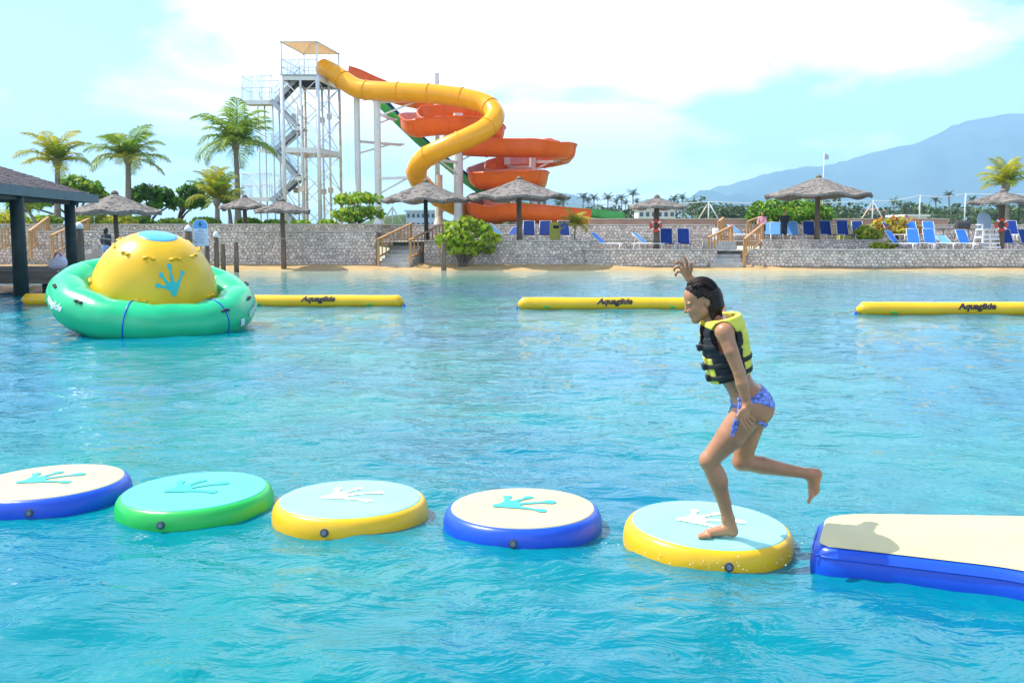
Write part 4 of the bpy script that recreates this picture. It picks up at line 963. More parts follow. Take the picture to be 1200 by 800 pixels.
# ================================================================== SUN LOUNGERS
M_wpl = mat('white_plastic', (0.72, 0.72, 0.71), rough=0.4, var=0.05, spec=0.4)
M_sl = {'dark': mat('dark_blue_sling', (0.014, 0.05, 0.27), rough=0.65, var=0.15, scale=30, bump=0.15, spec=0.25), 'mid': mat('blue_sling', (0.05, 0.22, 0.66), rough=0.65, var=0.12, scale=30, bump=0.15, spec=0.25), 'light': mat('faded_blue_sling', (0.14, 0.36, 0.68), rough=0.65, var=0.12, scale=30, bump=0.15, spec=0.25)}
LNG = {}
def lounger_proto(kind, back):
    # head end at +Y, foot end at -Y, origin on the ground under the middle
    t = thing('sun_lounger', 'x', 'lounger'); w, l1, l2, h = .30, .62, 1.16, .34
    for sx in (-1, 1):
        q = MB(); q.tube([(sx * w, -l2, h - .02), (sx * w, -l2 + .15, h), (sx * w, l1 - .1, h), (sx * w, l1 + .05, h - .02)], .022, 8); q.build('side_rail', M_wpl, t, True, world=False)
        for yy_, dl in ((-l2 + .18, -.06), (l1 - .12, .06)):
            q = MB(); q.tube([(sx * (w - .01), yy_, h), (sx * (w + .03), yy_ + dl, 0)], [.026, .024], 8); q.build('leg', M_wpl, t, True, world=False)
    q = MB(); V = []; n = 8
    for i in range(n + 1):
        s_ = i / n; yy_ = -l2 + .03 + s_ * (l2 + .02)
        for sx in (-1, 1): V.append((sx * (w - .015), yy_, h + .012 - .03 * math.sin(s_ * math.pi)))
    Vt = V + [(v[0], v[1], v[2] - .012) for v in V]; m = len(V); Fq = []
    for i in range(n): Fq += [(2 * i, 2 * i + 1, 2 * i + 3, 2 * i + 2), (m + 2 * i, m + 2 * i + 2, m + 2 * i + 3, m + 2 * i + 1), (2 * i, 2 * i + 2, m + 2 * i + 2, m + 2 * i), (2 * i + 1, m + 2 * i + 1, m + 2 * i + 3, 2 * i + 3)]
    q.add(Vt, Fq); q.build('seat_sling', M_sl[kind], t, False, world=False)
    a = R(back); d = Vector((0, math.cos(a), math.sin(a))); nn = Vector((0, -math.sin(a), math.cos(a))); p0 = Vector((0, .05, h + .01)); bl = .80
    q = MB()
    q.box(p0 + d * bl / 2, (2 * w - .03, bl, .016), ax=Matrix((Vector((1, 0, 0)), d, nn)).transposed()); bk = q.build('back_sling', M_sl[kind], t, False, world=False)
    for sx in (-1, 1):
        q = MB(); q.tube([p0 + Vector((sx * (w - .005), 0, 0)), p0 + Vector((sx * (w - .005), 0, 0)) + d * bl], .015, 8); q.build('back_rail', M_wpl, bk, True, world=False)
    q = MB(); q.tube([p0 + d * bl + Vector((-w, 0, 0)), p0 + d * bl + Vector((w, 0, 0))], .014, 8); q.build('head_bar', M_wpl, bk, True, world=False)
    q = MB(); q.tube([p0 + d * bl * .6 + Vector((-w * .8, 0, 0)), (-w * .8, l1 - .06, h), (w * .8, l1 - .06, h), p0 + d * bl * .6 + Vector((w * .8, 0, 0))], .016, 6); q.build('back_prop', M_wpl, t, True, world=False)
    return t
def lounger(px, py, Y, z, kind, back, rz, label, group=None):
    p = at(px, py, Y=Y); loc = (p.x, p.y, z); key = (kind, back)
    if key not in LNG:
        t = lounger_proto(kind, back); LNG[key] = t; t.location = loc; t.rotation_euler = (0, 0, R(rz)); t['label'] = label
        if group: t['group'] = group
        return t
    return copy_thing(LNG[key], loc, R(rz), label, group)
G1 = 'dark chairs under the big umbrella by the flume'
LB1 = 'upright dark blue lounger in the row under the big umbrella by the orange flume'
lounger(571, 282, 43.4, Z_MID, 'dark', 48, 8, 'dark blue lounger half hidden behind the leafy bush')
lounger(587, 283, 41.5, Z_MID, 'light', 40, 62, 'light blue lounger turned sideways beside the leafy bush')
lounger(601, 283, 41.9, Z_MID, 'dark', 30, -24, 'low-backed dark blue lounger left of the umbrella pole by the flume')
lounger(620, 283, 42.0, Z_MID, 'dark', 62, 0, 'upright dark blue lounger just right of the umbrella pole by the flume')
lounger(638.5, 283, 42.0, Z_MID, 'dark', 62, -6, 'upright dark blue lounger touching the left side of the tall yellow bin')
lounger(661, 283, 42.0, Z_MID, 'dark', 62, 5, 'upright dark blue lounger right of the tall yellow bin, beside the small palm')
lounger(708, 294, 40.2, Z_LOW, 'mid', 40, 58, 'blue lounger set side-on on the low wall, right of the small palm')
lounger(757, 294, 40.4, Z_LOW, 'light', 40, 56, 'light blue lounger set side-on, left of the lifebuoy umbrella pole')
G2 = 'pair of chairs beside the lifebuoy umbrella'; LB2 = 'one of two upright dark blue loungers right of the lifebuoy pole, left of the stairs'
lounger(781, 294, 40.6, Z_LOW, 'dark', 66, -4, 'upright dark blue lounger next to the lifebuoy umbrella pole left of the stairs'); lounger(801, 294, 40.6, Z_LOW, 'dark', 66, -4, 'upright dark blue lounger between its twin by the lifebuoy pole and the stairs')
lounger(868, 282, 43.6, Z_MID, 'light', 40, 50, 'low light blue lounger between the stair rails')
lounger(897, 282, 43.6, Z_MID, 'light', 55, -15, 'light blue lounger directly behind the person in the pink top')
lounger(909, 282, 43.2, Z_MID, 'light', 55, -12, 'light blue lounger between the pink top and the dark clothes')
lounger(929, 282, 43.2, Z_MID, 'light', 60, -4, 'light blue lounger right of the person in dark clothes')
G3 = 'dark chairs under the umbrella by the hedge'; LB3 = 'upright dark blue lounger beside the pole of the umbrella by the hedge'
lounger(948, 282, 43.2, Z_MID, 'dark', 62, -8, 'dark blue lounger left of the pole of the umbrella by the hedge'); lounger(968, 282, 43.2, Z_MID, 'dark', 66, 0, 'dark blue lounger between the pole of the hedge umbrella and the yellow bin')
lounger(988, 283, 42.6, Z_MID, 'dark', 68, 0, 'upright dark blue lounger in front of the yellow bin with the dark slot')
lounger(1006, 281, 44.0, Z_MID, 'dark', 64, 0, 'dark blue lounger mostly hidden behind the yellow-green croton')
lounger(1051, 293, 40.4, Z_LOW, 'mid', 50, 40, 'blue lounger turned askew beside the croton bushes')
G4 = 'chairs on the low terrace right of the croton'; LB4 = 'upright bright blue lounger in the front pair between croton and lifeguard chair'
lounger(1071, 293, 40.5, Z_LOW, 'mid', 64, -2, 'upright bright blue lounger on the low terrace beside the askew one'); lounger(1090.5, 293, 40.5, Z_LOW, 'mid', 64, 2, 'upright bright blue lounger on the low terrace beside the low pale one')
lounger(1110, 293, 40.5, Z_LOW, 'light', 28, 8, 'low light blue lounger next to the upright bright blue pair')
lounger(1131, 293, 40.5, Z_LOW, 'mid', 58, 12, 'bright blue lounger just left of the white lifeguard chair')
LB5 = 'bright blue lounger in the raised back row behind the croton side'; G5 = 'raised back row of blue chairs'
lounger(1046, 283, 43.0, Z_MID, 'mid', 55, 30, 'blue lounger in the raised back row turned towards the croton')
lounger(1069, 283, 43.0, Z_MID, 'mid', 60, 0, 'bright blue lounger in the raised back row right behind the croton leaves'); lounger(1090, 283, 43.0, Z_MID, 'mid', 60, 0, 'bright blue lounger in the raised back row nearest the barbecue')
lounger(1187, 283, 43.0, Z_MID, 'dark', 66, 0, 'dark blue lounger on the raised terrace right of the lifebuoy pole')
LB6 = 'dark blue lounger on the low terrace right of the lifebuoy pole'; G6 = 'chairs right of the lifeguard chair'
lounger(1182, 293, 40.6, Z_LOW, 'dark', 60, 8, 'dark blue lounger on the low terrace touching the lifebuoy pole'); lounger(1204, 293, 40.6, Z_LOW, 'dark', 60, 8, 'dark blue lounger on the low terrace cut by the picture edge')

# ================================================================== SMALL FURNITURE
M_bin = mat('lime_yellow_plastic', (0.55, 0.50, 0.06), rough=0.45, var=0.1)
M_dark = plain('dark_opening', (0.02, 0.022, 0.02), rough=0.7)
def bin_(px, base, Y, z, h, label):
    p = at(px, base, Y=Y); t = thing('litter_bin', label, 'bin', (p.x, p.y, z)); w = .52
    q = MB(); q.box((0, 0, h * .42), (w, w, h * .84), taper=1.06); q.build('body', M_bin, t, False, world=False)
    q = MB(); q.box((0, 0, h * .90), (w * 1.06, w * 1.06, h * .12), taper=.94); ld = q.build('lid', M_bin, t, False, world=False)
    q = MB(); q.box((0.06, -w * .533, h * .72), (w * .55, .02, h * .16)); q.build('opening', M_dark, t, False, world=False)
bin_(650, 283, 41.6, Z_MID, 1.02, 'tall lime yellow litter bin between the dark chairs by the small palm')
bin_(988, 282, 44.3, Z_MID, 1.05, 'lime yellow litter bin behind a dark blue chair, right of the umbrella pole')

def lifeguard_chair():
    p = at(1156, 293, Y=40.3); t = thing('lifeguard_chair', 'white lifeguard high chair with pale rounded backrest beside the lifebuoy pole', 'lifeguard chair', (p.x, p.y, Z_LOW))
    w, d, hs = .42, .45, 1.0
    for sx in (-1, 1):
        for sy in (-1, 1):
            q = MB(); q.bar((sx * w * 1.1, sy * d * 1.1, 0), (sx * w * .85, sy * d * .8, hs), .09, .07, up=(0, 1, 0)); q.build('leg', M_wpl, t, False, world=False)
    for k, z in enumerate((.16, .36, .56, .78)):
        s_ = 1.1 - .25 * z; q = MB(); q.box((0, -d * s_ - .045 + .02, z), (2 * w * s_ + .02, .05, .09)); q.build('rung', M_wpl, t, False, world=False)
    for sx in (-1, 1):
        for z in (.3, .65):
            q = MB(); q.box((sx * (w * (1.1 - .25 * z) + .048), 0, z), (.03, 1.6 * d, .08)); q.build('side_brace', M_wpl, t, False, world=False)
    q = MB(); q.box((0, 0, hs + .03), (.84, .80, .07)); q.build('seat', M_wpl, t, False, world=False)
    for sx in (-1, 1):
        q = MB(); q.box((sx * .40, .0, hs + .27), (.08, .72, .05)); q.build('armrest', M_wpl, t, False, world=False)
        q = MB(); q.box((sx * .40, -.30, hs + .155), (.06, .06, .18)); q.build('arm_post', M_wpl, t, False, world=False)
    V = []; n = 16; q = MB(); prof_ = [(-.33, 0), (.33, 0)] + [(.33 * math.cos(math.pi * k / n), .48 + .33 * math.sin(math.pi * k / n)) for k in range(n + 1)]
    f = [(x, .34 + z * .18 - .02, hs + .08 + z) for x, z in prof_]; b = [(x, y_ + .04, z) for x, y_, z in f]; m = len(f)
    q.add(f + b, [tuple(range(m)), tuple(range(2 * m - 1, m - 1, -1))] + [(i, i + m, (i + 1) % m + m, (i + 1) % m) for i in range(m)]); q.build('backrest', mat('pale_blue_board', (0.42, 0.52, 0.66), rough=.5, var=.06), t, False, world=False)
lifeguard_chair()

def grill():
    p = at(1127, 283, Y=43.6); t = thing('barbecue', 'dark barrel barbecue on thin legs against the upper stone wall', 'barbecue', (p.x, p.y, Z_MID)); M_ = plain('sooty_steel', (0.05, 0.045, 0.042), rough=.6, bump=.2, scale=9)
    q = MB(); q.tube([(-.36, 0, .86), (-.34, 0, .86), (.34, 0, .86), (.36, 0, .86)], [.14, .24, .24, .14], 18); q.build('barrel', M_, t, 2, world=False)
    for sx in (-1, 1):
        for sy in (-1, 1):
            q = MB(); q.tube([(sx * .25, sy * .12, .7), (sx * .32, sy * .22, 0)], .018, 6); q.build('leg', M_, t, False, world=False)
    q = MB(); q.tube([(.2, -.12, 1.07), (.2, -.12, 1.28)], .03, 8); q.build('chimney', M_, t, False, world=False)
    for sx, w in ((-1, 1.2), (1, 1.4)):
        q = MB(); q.box((sx * (.42 + w / 2), 0, .62), (w, .30, .05)); q.build('side_shelf', M_, t, False, world=False)
    for x in (-1.5, -1.0, 1.2, 1.75):
        q = MB(); q.tube([(x, 0, 0), (x, 0, .6)], .02, 6); q.build('shelf_leg', M_, t, False, world=False)
grill()

# sign with the blue arched head, rope posts and rope along the left beach
def sign():
    p = at(236, 305, Y=33.5); t = thing('rules_sign', 'white notice board with blue arched head behind the yellow dome', 'sign', (p.x, p.y, .15)); top = at(236, 257, Y=33.5).z - .15; bot = at(236, 288, Y=33.5).z - .15; w = 17.5 / ppm(p.y)
    n = 14; body = [(-w / 2, bot), (w / 2, bot), (w / 2, top - w * .42)] + [(w / 2 * math.cos(math.pi * k / n), top - w * .42 + w * .42 * math.sin(math.pi * k / n)) for k in range(1, n)] + [(-w / 2, top - w * .42)]
    def slab(pts, y0, y1): q = MB(); m = len(pts); q.add([(x, y0, z) for x, z in pts] + [(x, y1, z) for x, z in pts], [tuple(range(m)), tuple(range(2 * m - 1, m - 1, -1))] + [(i, i + m, (i + 1) % m + m, (i + 1) % m) for i in range(m)]); return q
    slab(body, 0, .04).build('board', mat('pale_sign_board', (0.60, 0.70, 0.80), rough=.4, var=.04), t, False, world=False)
    M_sb = mat('sign_blue', (0.10, 0.36, 0.72), rough=.4, var=.05)
    head = [(x * .93, z - .015) for x, z in body[2:]]
    slab([(.93 * w / 2, top - w * .62)] + head + [(-.93 * w / 2, top - w * .62)], -.006, .0).build('blue_head', M_sb, t, False, world=False)
    q = MB(); q.ball((0, -.012, top - w * .20), (.035, .006, .035), 10, 6); q.bar((-.0, -.012, top - w * .25), (0, -.012, top - w * .5), .05, .008); q.bar((-.1, -.014, top - w * .34), (.1, -.014, top - w * .34), .008, .035); q.build('pictogram', plain('sign_ink', (0.03, 0.06, 0.2), rough=.5), t, False, world=False)
    for k in range(9):
        z = top - w * .74 - k * .065; wd = w * (.36 if k == 0 else [.7, .62, .74, .55, .7, .66, .6, .72][k - 1]); q = MB(); q.box((0 if k == 0 else -w * .4 + wd / 2, -.004, z), (wd, .006, .035 if k == 0 else .018)); q.build('text_line', plain('sign_text', (0.16, 0.28, 0.5), rough=.5), t, False, world=False)
    for sx in (-1, 1):
        q = MB(); q.box((sx * w * .36, .08, (bot + .3) / 2), (.07, .07, bot + .3)); q.build('post', M_pole, t, False, world=False)
sign()
def rope_post(px, top, base, Y, r, label, cap=False, group=None):
    p = at(px, base, Y=Y); h = at(px, top, Y=Y).z - p.z; t = thing('mooring_post', label, 'post', p, group=group)
    q = MB(); q.tube([(0, 0, -.4), (.01, 0, h * .5), (0, 0, h), (0, 0, h + .015)], [r * 1.05, r, r * .97, r * .8], 12); q.build('shaft', M_pole, t, True, world=False)
    if cap:
        q = MB(); q.lathe([(r * 1.12, h - .04), (r * 1.12, h + .06), (r * .85, h + .14), (.03, h + .22)], 14); q.build('cap', M_wpl, t, True, world=False)
    return p + Vector((0, 0, h * .82))
GP = 'bare posts in the sand by the notice board'
rp_ = []
rp_.append(rope_post(94, 267, 307, 30, .16, 'white-capped post beside the green pavilion post', True))
rp_.append(rope_post(222, 270, 310, 33, .14, 'white-capped post between the dome and the notice board', True))
rp_.append(rope_post(254, 277, 310, 35, .11, 'white-capped post in front of the stone wall, right of the notice board', True))
for px, top in ((243, 287), (261.5, 286), (277, 284)): rope_post(px, top, 309, 36.5, .11, 'bare wooden post in the sand before the stone wall near the notice board', False, GP)
q = MB()
for i in range(len(rp_) - 1):
    a, b = rp_[i], rp_[i + 1]; pts = [a.lerp(b, s_ / 12) - Vector((0, 0, .25 * math.sin(math.pi * s_ / 12))) for s_ in range(13)]; q.tube(pts, .022, 6)
a = rp_[-1]; e = at(441, 268, Y=39.2); pts = [a.lerp(e, s_ / 14) - Vector((0, 0, .12 * math.sin(math.pi * s_ / 14))) for s_ in range(15)]; q.tube(pts, .018, 6)
tag(q.build('barrier_rope', M_rope, None, True), 'pale rope slung between the white-capped posts by the beach', 'rope')
rope_post(520, 285, 313.5, 38.0, .12, 'mossy wooden post at the water edge before the leafy bush')

# ================================================================== PAVILION ON THE LEFT
def pavilion():
    A = at(113.5, 227, Y=28.5); Bn = at(0, 222, Y=21.8); A.z = Bn.z = 0; d = (Bn - A).normalized(); nI = Vector((d.y, -d.x, 0))
    if nI.x > 0: nI = -nI
    Lg, Wd, ze, rid = 12.0, 7.4, 3.06, 1.38
    E = [A, A + d * Lg, A + d * Lg + nI * Wd, A + nI * Wd]; E = [Vector((e.x, e.y, ze)) for e in E]
    Rg = [A + d * 3.7 + nI * Wd / 2, A + d * (Lg - 3.7) + nI * Wd / 2]; Rg = [Vector((e.x, e.y, ze + rid)) for e in Rg]
    cen = (E[0] + E[2]) / 2; t = thing('pavilion', 'open pavilion with shingled hip roof and dark green posts on the left dock', 'pavilion', (cen.x, cen.y, 0))
    M_sh = mat('grey_shingles', (0.175, 0.15, 0.155), rough=.9, var=.25, scale=3, bump=.5, bscale=20, spec=.15, island=.28)
    q = MB(); q.add(E + Rg, [(1, 0, 4, 5), (2, 1, 5), (3, 2, 5, 4), (0, 3, 4), (0, 1, 2, 3)]); rf = q.build('roof', M_sh, t)
    sh = MB(); faces = [(E[1], E[0], Rg[0], Rg[1]), (E[2], E[1], Rg[1], Rg[1]), (E[3], E[2], Rg[1], Rg[0]), (E[0], E[3], Rg[0], Rg[0])]; sr = random.Random(4)
    for (a, b, c_, e_) in faces:
        up_ = ((c_ + e_) / 2 - (a + b) / 2); nrm = (b - a).cross(up_).normalized(); nrm = nrm if nrm.z > 0 else -nrm; rows = int(up_.length / .16)
        for r_ in range(rows):
            s0, s1 = r_ / rows, min(1.0, (r_ + 1.35) / rows); l0, r0 = a.lerp(e_, s0), b.lerp(c_, s0); l1, r1 = a.lerp(e_, s1), b.lerp(c_, s1); wlen = (r0 - l0).length; n = max(1, int(wlen / .30)); off = sr.random()
            for k in range(n):
                u0, u1 = max(0, (k + off * .9 - .45) / n), min(1, (k + 1 + off * .9 - .45) / n - .012)
                if u1 <= u0: continue
                lift = .020 + sr.uniform(0, .012); sh.add([l0.lerp(r0, u0) + nrm * lift, l0.lerp(r0, u1) + nrm * lift, l1.lerp(r1, u1) + nrm * .005, l1.lerp(r1, u0) + nrm * .005, l0.lerp(r0, u0) + nrm * .002, l0.lerp(r0, u1) + nrm * .002], [(0, 1, 2, 3), (4, 5, 1, 0)])
    stuff(sh.build('shingles', M_sh, rf))
    for a, b in ((E[0], E[1]), (E[1], E[2]), (E[2], E[3]), (E[3], E[0])):
        dd = (b - a).normalized(); o = (a + b) / 2 - cen; o.z = 0; o = o.normalized() * .03; q = MB(); q.bar(a + o + Vector((0, 0, -.10)), b + o + Vector((0, 0, -.10)), .05, .28); q.build('fascia', mat('blue_grey_paint', (0.075, 0.135, 0.15), rough=.5, var=.15, scale=3), t)
    posts = []
    for px, Yq, r in ((25, 23.0, .20), (86, 27.0, .18)): p = at(px, 340, Y=Yq); posts.append(Vector((p.x, p.y, r)))
    dv = posts[0] - posts[1]; posts.append(Vector((posts[0].x + dv.x, posts[0].y + dv.y, .19)))
    posts += [Vector((p.x + nI.x * 5.6, p.y + nI.y * 5.6, .18)) for p in posts[:3]]
    for p in posts:
        q = MB(); q.tube([(p.x, p.y, -.8), (p.x, p.y, 1.2), (p.x + .01, p.y, ze - .1)], [p.z * 1.1, p.z, p.z * .95], 14); q.build('post', M_green, t, True)
    for i0 in (0, 3):
        a, b = posts[i0 + 2], posts[i0 + 1]; e_ = (b - a).normalized() * .8; q = MB(); q.bar(Vector((a.x - e_.x, a.y - e_.y, ze - .24)), Vector((b.x + e_.x, b.y + e_.y, ze - .24)), .16, .24); q.build('beam', M_green, t)
    # dock
    dz = .60; y0 = at(40, 322, Y=24.2).y; xd = at(70, 322, Y=24.2).x; xl = xd - 13
    for k in range(18):
        y_ = y0 + k * .27; xe = xd + random.uniform(-.03, .03); q = MB(); q.box(((xl + xe) / 2, y_, dz + random.uniform(-.006, .006)), (xe - xl, .25, .07)); q.build('plank', M_dock, t)
    for y_ in (y0 - .10, y0 + 4.6):
        q = MB(); q.box(((xl + xd) / 2, y_, dz - .19), (xd - xl - .04, .12, .30)); q.build('joist', M_dock, t)
    for x in np.linspace(xl + .5, xd - .5, 5):
        q = MB(); q.tube([(x, y0 + .2, -1), (x, y0 + .2, dz - .05)], .13, 10); q.build('pile', M_green, t, True)
M_dock = mat('weathered_dock_timber', (0.20, 0.155, 0.12), rough=.85, var=.3, scale=2, stretch=(.3, 3, 3), bump=.4, bscale=10, spec=.2)
pavilion()
# beach bag on the dock
p = at(69, 313, Y=25.0); t = thing('beach_bag', 'white and purple beach bag lying on the dock', 'bag', (p.x, p.y, .64))
S = SDF(); S.el((0, 0, .20), (.27, .17, .20), None, .02); S.el((.10, -.02, .28), (.16, .13, .14), None, .05); S.el((-.14, 0, .12), (.16, .15, .13), None, .05)
D, axx = S.field((-.5, -.4, -.02), (.5, .4, .6), .02); Vb, Qb = nets(D, (-.5, -.4, -.02), .02); npmesh('sack', Vb, Qb, mat('white_purple_cloth', (0.72, 0.70, 0.74), rough=.8, var=.1, scale=7, bump=.4, col2=(0.62, 0.55, 0.68)), t)
q = MB(); q.tube(catmull([(-.12, -.05, .30), (-.06, -.06, .48), (.06, -.06, .50), (.14, -.05, .38)], 5), .022, 6); q.build('strap', mat('purple_strap', (0.20, 0.07, 0.33), rough=.7), t, True, world=False)
# ================================================================== SLIDE TOWER AND FLUMES
M_steel = mat('white_painted_steel', (0.66, 0.66, 0.65), rough=.5, var=.08, scale=3, spec=.4)
M_rust = mat('rust_stained_steel', (0.62, 0.50, 0.38), rough=.65, var=.25, scale=2.5, spec=.3)
M_tread = mat('dark_step_grating', (0.035, 0.045, 0.085), rough=.7, var=.15)
M_panel = mat('pale_blue_panel', (0.45, 0.65, 0.78), rough=.25, var=.03, alpha=.22)
M_canopy = mat('peach_canvas', (0.66, 0.42, 0.22), rough=.8, var=.06, trans=.3)
M_grey = mat('galvanised_steel', (0.40, 0.42, 0.44), rough=.5, var=.15, scale=3)
def tower():
    Pn = {k: at(px, 262, Y=Y) for k, (px, Y) in dict(a=(334.5, 60), b=(375.5, 60), c=(400.5, 64), d=(360.5, 64)).items()}
    zg = Z_TOP; zr = at(353, 49, Y=60).z; zp = at(353, 88, Y=60).z; zm = at(353, 176, Y=60).z
    P = {k: Vector((v.x, v.y, 0)) for k, v in Pn.items()}; ctr = (P['a'] + P['c']) / 2
    t = thing('slide_tower', 'tall white steel slide tower with zigzag stairs and peach canopy', 'tower', (ctr.x, ctr.y, zg))
    up = lambda p, z: Vector((p.x, p.y, z))
    for k, p in P.items():
        q = MB(); w = .30 if k in 'ab' else .22; q.tube([up(p, zg - .2), up(p, zp)], w / 2, 12); c1 = q.build('column', M_steel if k in 'ab' else M_rust, t, True)
        q = MB(); q.tube([up(p, zp), up(p, zr)], .06, 8); q.build('canopy_post', M_steel, t, True)
        q = MB(); q.box(up(p, zg + .1), (.7, .7, .25)); q.build('footing', M_cope, t)
    mids = [P['a'].lerp(P['b'], .52), P['d'].lerp(P['c'], .5), P['a'].lerp(P['d'], .5), P['b'].lerp(P['c'], .5)]
    for m_ in mids[:2] + mids[3:]:
        q = MB(); q.tube([up(m_, zg), up(m_, zp - .2)], .085, 8); q.build('inner_column', M_steel, t, True)
    edges = [('a', 'b'), ('b', 'c'), ('c', 'd'), ('d', 'a')]
    lv = [zg + .3, zg + (zm - zg) * .5, zm, zm + (zp - zm) * .5, zp - .3]
    for e, f in edges:
        for i in range(4):
            for s in (0, 1):
                A = up(P[e] if s else P[f], lv[i]); B_ = up(P[f] if s else P[e], lv[i + 1]); q = MB(); q.tube([A, B_], .035, 6); q.build('cross_brace', M_steel, t, True)
        for z, h_ in ((zm, .36), (zp - .22, .3)):
            q = MB(); q.bar(up(P[e], z), up(P[f], z), .14, h_); q.build('ring_beam', M_rust if (e in 'cd' and z == zm) else M_steel, t)
        for i in (1, 3):
            q = MB(); q.box(up(P[e].lerp(P[f], .5), lv[i]), (.35, .35, .4)); q.build('gusset', M_rust if i == 1 else M_steel, t)
    # platform: deck on joists
    q = MB(); cor = [P[k] + (P[k] - ctr) * .06 for k in 'abcd']; q.prism([(p.x, p.y) for p in cor], zp - .06, zp + .04); q.build('platform', mat('grey_grating', (0.36, 0.40, 0.45), rough=.7, var=.2, scale=6), t)
    for i in range(7):
        s = (i + .5) / 7; q = MB(); q.bar(up(P['a'].lerp(P['d'], s), zp - .15), up(P['b'].lerp(P['c'], s), zp - .15), .1, .16); q.build('joist', M_tread, t)
    # guard rails on the platform
    for e, f in edges:
        if (e, f) == ('b', 'c'): continue
        for z in (.55, 1.1):
            q = MB(); q.tube([up(P[e], zp + z), up(P[f], zp + z)], .03, 6); q.build('guard_rail', M_steel, t, True)
        for s in (.25, .5, .75):
            q = MB(); q.tube([up(P[e].lerp(P[f], s), zp), up(P[e].lerp(P[f], s), zp + 1.1)], .025, 6); q.build('rail_post', M_steel, t, True)
    for e, f in (('a', 'b'), ('d', 'a')):
        A, B_ = up(P[e].lerp(P[f], .04), 0), up(P[e].lerp(P[f], .96), 0); q = MB(); q.add([up(A, zp + .08), up(B_, zp + .08), up(B_, zp + 1.05 + (.75 if e == 'd' else 0)), up(A, zp + 1.05 + (.0 if e == 'd' else 0))], [(0, 1, 2, 3)]); q.build('mesh_panel', M_panel, t)
    # canopy: four peach cloth gores to a low peak, on a frame
    pk = up(ctr, zr + .35); 
    for e, f in edges:
        q = MB(); n = 6; V = []
        for i in range(n + 1):
            for j in range(n + 1):
                b_ = up(P[e].lerp(P[f], i / n) + (P[e].lerp(P[f], i / n) - ctr) * .04, zr); V.append(b_.lerp(pk, j / n) - Vector((0, 0, .12 * math.sin(math.pi * j / n) * math.sin(math.pi * i / n))))
        q.add(V, [(i * (n + 1) + j, (i + 1) * (n + 1) + j, (i + 1) * (n + 1) + j + 1, i * (n + 1) + j + 1) for i in range(n) for j in range(n)]); q.build('canopy_cloth', M_canopy, t, True)
        q = MB(); q.tube([up(P[e] + (P[e] - ctr) * .04, zr), up(P[f] + (P[f] - ctr) * .04, zr)], .05, 6); q.build('canopy_frame', M_steel, t, True)
        q = MB(); q.tube([up(P[e], zr), pk], .03, 6); q.build('canopy_rib', M_steel, t, True)
    # zigzag stairs: flights between left landings and right landings
    Yl = 61.0
    def L_(px, py): return at(px, py, Y=Yl)
    lev = [(351, 89, 'r'), (322, 120, 'l'), (351, 150, 'r'), (322, 176, 'l'), (351, 208, 'r'), (322, 232, 'l'), (351, 262, 'r')]
    yc = L_(340, 200).y; sw = 1.25; tr = MB(); 
    for i in range(len(lev) - 1):
        A, B_ = L_(*lev[i][:2]), L_(*lev[i + 1][:2]); yo = (-.55 if i % 2 else .55); n = 9
        A = Vector((A.x, yc + yo, A.z)); B_ = Vector((B_.x, yc + yo, B_.z))
        if i == len(lev) - 2: B_.z = zg
        for k in range(n):
            p = A.lerp(B_, (k + .5) / n); q = MB(); q.box(p, (.31, sw, .07)); q.build('tread', M_tread, t)
            q = MB(); q.box(p + Vector((0, 0, -.0)) + Vector(((A.x - B_.x) / n * .5, 0, .10)), (.015, sw, .13)); q.build('riser', M_tread, t)
        for s in (-1, 1):
            o = Vector((0, s * (sw / 2 + .04), 0)); q = MB(); q.bar(A + o, B_ + o, .05, .34); q.build('stringer', M_grey, t)
            q = MB(); q.tube([A + o + Vector((0, 0, 1.0)), B_ + o + Vector((0, 0, 1.0))], .025, 6); q.build('handrail', M_steel, t, True)
            q = MB(); q.tube([A + o + Vector((0, 0, .55)), B_ + o + Vector((0, 0, .55))], .02, 6); q.build('mid_rail', M_grey, t, True)
            if s < 0:
                q = MB(); q.add([A + o + Vector((0, 0, .2)), B_ + o + Vector((0, 0, .2)), B_ + o + Vector((0, 0, .95)), A + o + Vector((0, 0, .95))], [(0, 1, 2, 3)]); q.build('mesh_panel', M_panel, t)
    for i, (px, py, sd) in enumerate(lev[1:-1]):
        big = py in (120, 232); x0, x1 = ((288 if big else 308, 324) if sd == 'l' else (349, 357)); a, b = L_(x0, py), L_(x1, py)
        q = MB(); q.box(((a.x + b.x) / 2, yc, a.z - .10), (b.x - a.x, 2.3, .10)); q.build('landing', M_cope, t)
        q = MB(); q.box(((a.x + b.x) / 2, yc - 1.17, a.z - .14), (b.x - a.x, .05, .30)); q.build('landing_edge', M_steel, t)
        if sd == 'l':
            hh = 1.75 if big else 1.1
            for xx in np.linspace(a.x + .04, b.x - .05, 4 if big else 2):
                for yy_ in (-1.15, 1.15): q = MB(); q.tube([(xx, yc + yy_, a.z), (xx, yc + yy_, a.z + hh)], .03, 6); q.build('rail_post', M_steel, t, True)
            for z in ((.9, hh) if big else (hh,)):
                for yy_ in (-1.15, 1.15): q = MB(); q.tube([(a.x, yc + yy_, a.z + z), (b.x, yc + yy_, a.z + z)], .028, 6); q.build('guard_rail', M_steel, t, True)
                q = MB(); q.tube([(a.x, yc - 1.15, a.z + z), (a.x, yc + 1.15, a.z + z)], .028, 6); q.build('guard_rail', M_steel, t, True)
